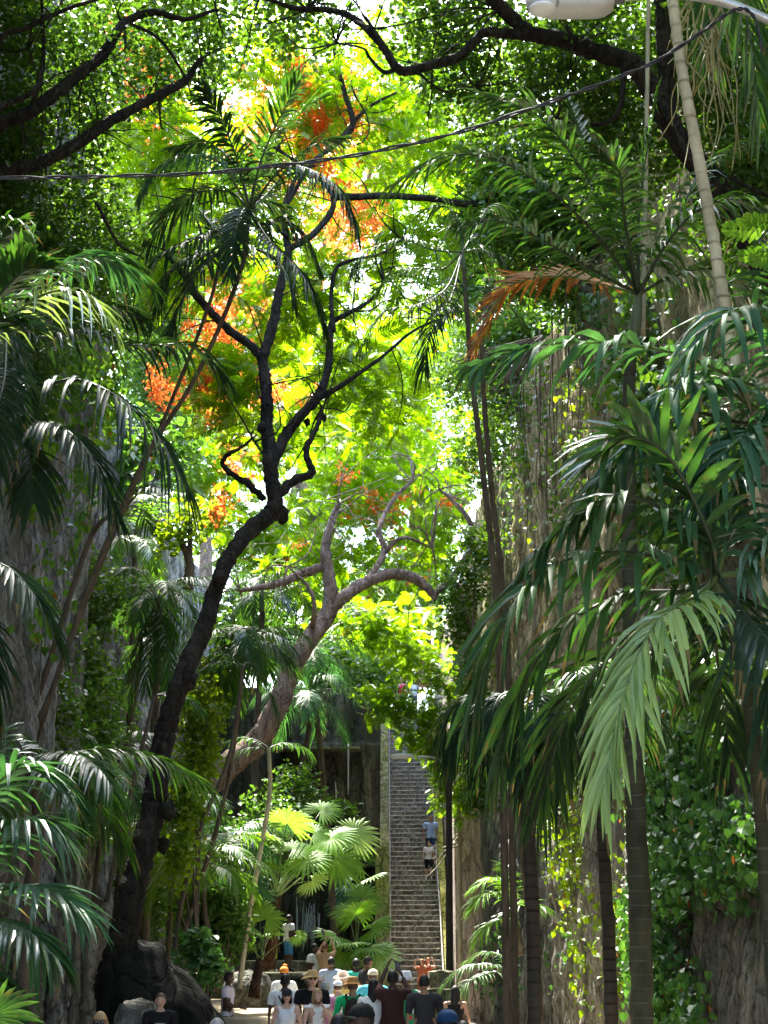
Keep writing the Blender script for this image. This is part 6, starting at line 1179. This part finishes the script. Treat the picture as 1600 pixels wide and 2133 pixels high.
person('person with black hair at the bottom edge, left of the black cap', 706, 2113, 13.8, 1.56, 170, 'brown', BLK, BLK, ('short', 'black'), None, ('down', 'down'), group=NR)
person('person in a navy cap over dark hair at the bottom edge, right of the crowd', 931, 2101, 13.6, 1.60, 160, 'tan', (.02, .025, .05), BLK, ('bob', 'black'), ('cap', (.01, .035, .09)), ('down', 'down'), group=NR)
person('dark-haired person at the bottom edge below the woman in the white skirt', 966, 2127, 15.5, 1.45, 170, 'tan', BLK, BLK, ('short', 'black'), None, ('down', 'down'), group=NR)
STG = 'visitors on the stairs'
Yp = float(np.interp(1.0, [0, 1], [0, 1]))
def on_stairs(label, px, py_feet, py_head, *a, **k):
    best = min(TOPS, key=lambda q: abs(proj(np.array([0, q[0] + .14, q[1]]))[1][0] - py_feet)); Yq = best[0] + .14
    return person(label, px, py_head, Yq, 1.6, *a, gz=best[1] + .004, group=STG, **k)
on_stairs('man in a light blue tee and navy shorts coming down the stairs', 897, 1800, 1697, 5, 'tan', (.36, .46, .72), (.03, .05, .11), ('short', 'black'), None, ('swing', 'down'), stride=.18)
on_stairs('woman in a white tee and black shorts coming down the stairs', 893, 1829, 1752, 0, 'fair', (.72, .68, .68), BLK, ('bob', 'brown'), None, ('down', 'swing'), female=True, stride=.2)
TZ = TOPS[-1][1]
def at_top(label, px, py, Y, *a, **k): return person(label, px, py, Y, 1.65, *a, gz=TZ + .05, group=STG, **k)
tag(MB().add(*box(-.8, 3.2, TOPS[-1][0] + .2, 90, TZ - .6, TZ + .05)).build('path', PAVE), 'paved landing at the top of the stairs', None, None, 'structure')
yt = TOPS[-1][0] + .9
at_top('woman in a red top and blue shorts at the head of the stairs', 838, W(0, 0, 1)[0] * 0 + float(proj(np.array([0, yt, TZ + 1.72]))[1][0]), yt, 10, 'fair', (.55, .02, .05), (.16, .2, .3), ('wavy', 'auburn'), None, ('hip', 'down'), female=True, sleeve=0)
at_top('person in black standing behind the woman in red at the head of the stairs', 828, float(proj(np.array([0, yt + .5, TZ + 1.66]))[1][0]), yt + .5, 20, 'brown', BLK, (.1, .1, .12), ('short', 'black'), None, ('down', 'down'))
at_top('person in a white shirt with dark hair at the head of the stairs', 863, float(proj(np.array([0, yt + .2, TZ + 1.68]))[1][0]), yt + .2, 30, 'tan', WHITE, (.18, .2, .28), ('bob', 'black'), None, ('down', 'down'), female=True)
phone('phone held up by the man in the maroon shirt', 828, 2014, 26.3); phone('phone held up towards the waterfall by the woman with tied hair', 673, 1942, 43.1, 20)

creeper('leafy creeper covering the upper left cliff behind the arched frond', [(150, 760, 80, 60), (210, 830, 50, 80), (90, 880, 70, 60), (60, 1000, 60, 60)], 420, .15, 'mid', 97, .4, side=-1)
creeper('yellowing creeper trailing down the tall ochre face of the right cliff', [(1060, 800, 40, 90), (1130, 900, 50, 160), (1200, 800, 40, 120), (1080, 1050, 50, 120)], 170, .12, 'vine', 99, .25, k=3)
creeper('green climber with small dark leaves spread over the ochre face of the right cliff', [(1100, 850, 60, 170), (1060, 1020, 40, 120), (1180, 1000, 60, 110), (1220, 780, 40, 80)], 340, .12, 'mid', 103, .35, k=4)
rr = np.random.default_rng(77); CP = on_cliff([(1140, 800, 110, 120), (1100, 1000, 80, 140)], 22, .3, 101)
for i, p in enumerate(CP):
    L = rr.uniform(2, 5.5); t = tag(MB().add(*tube([p + np.array([-.25, 0, L * .5]), p + np.array([-.32, 0, 0]) + rr.normal(0, .06, 3), p + np.array([-.30, 0, -L * .3]) + rr.normal(0, .08, 3), p + np.array([-.3, 0, -L * .55])], [.02, .018, .012, .004], 20, 5, .05, .3)).build('hanging_root', BARK_BROWN), 'thin dark root hanging down the ochre face of the right cliff', 'root', 'roots hanging on the right cliff')
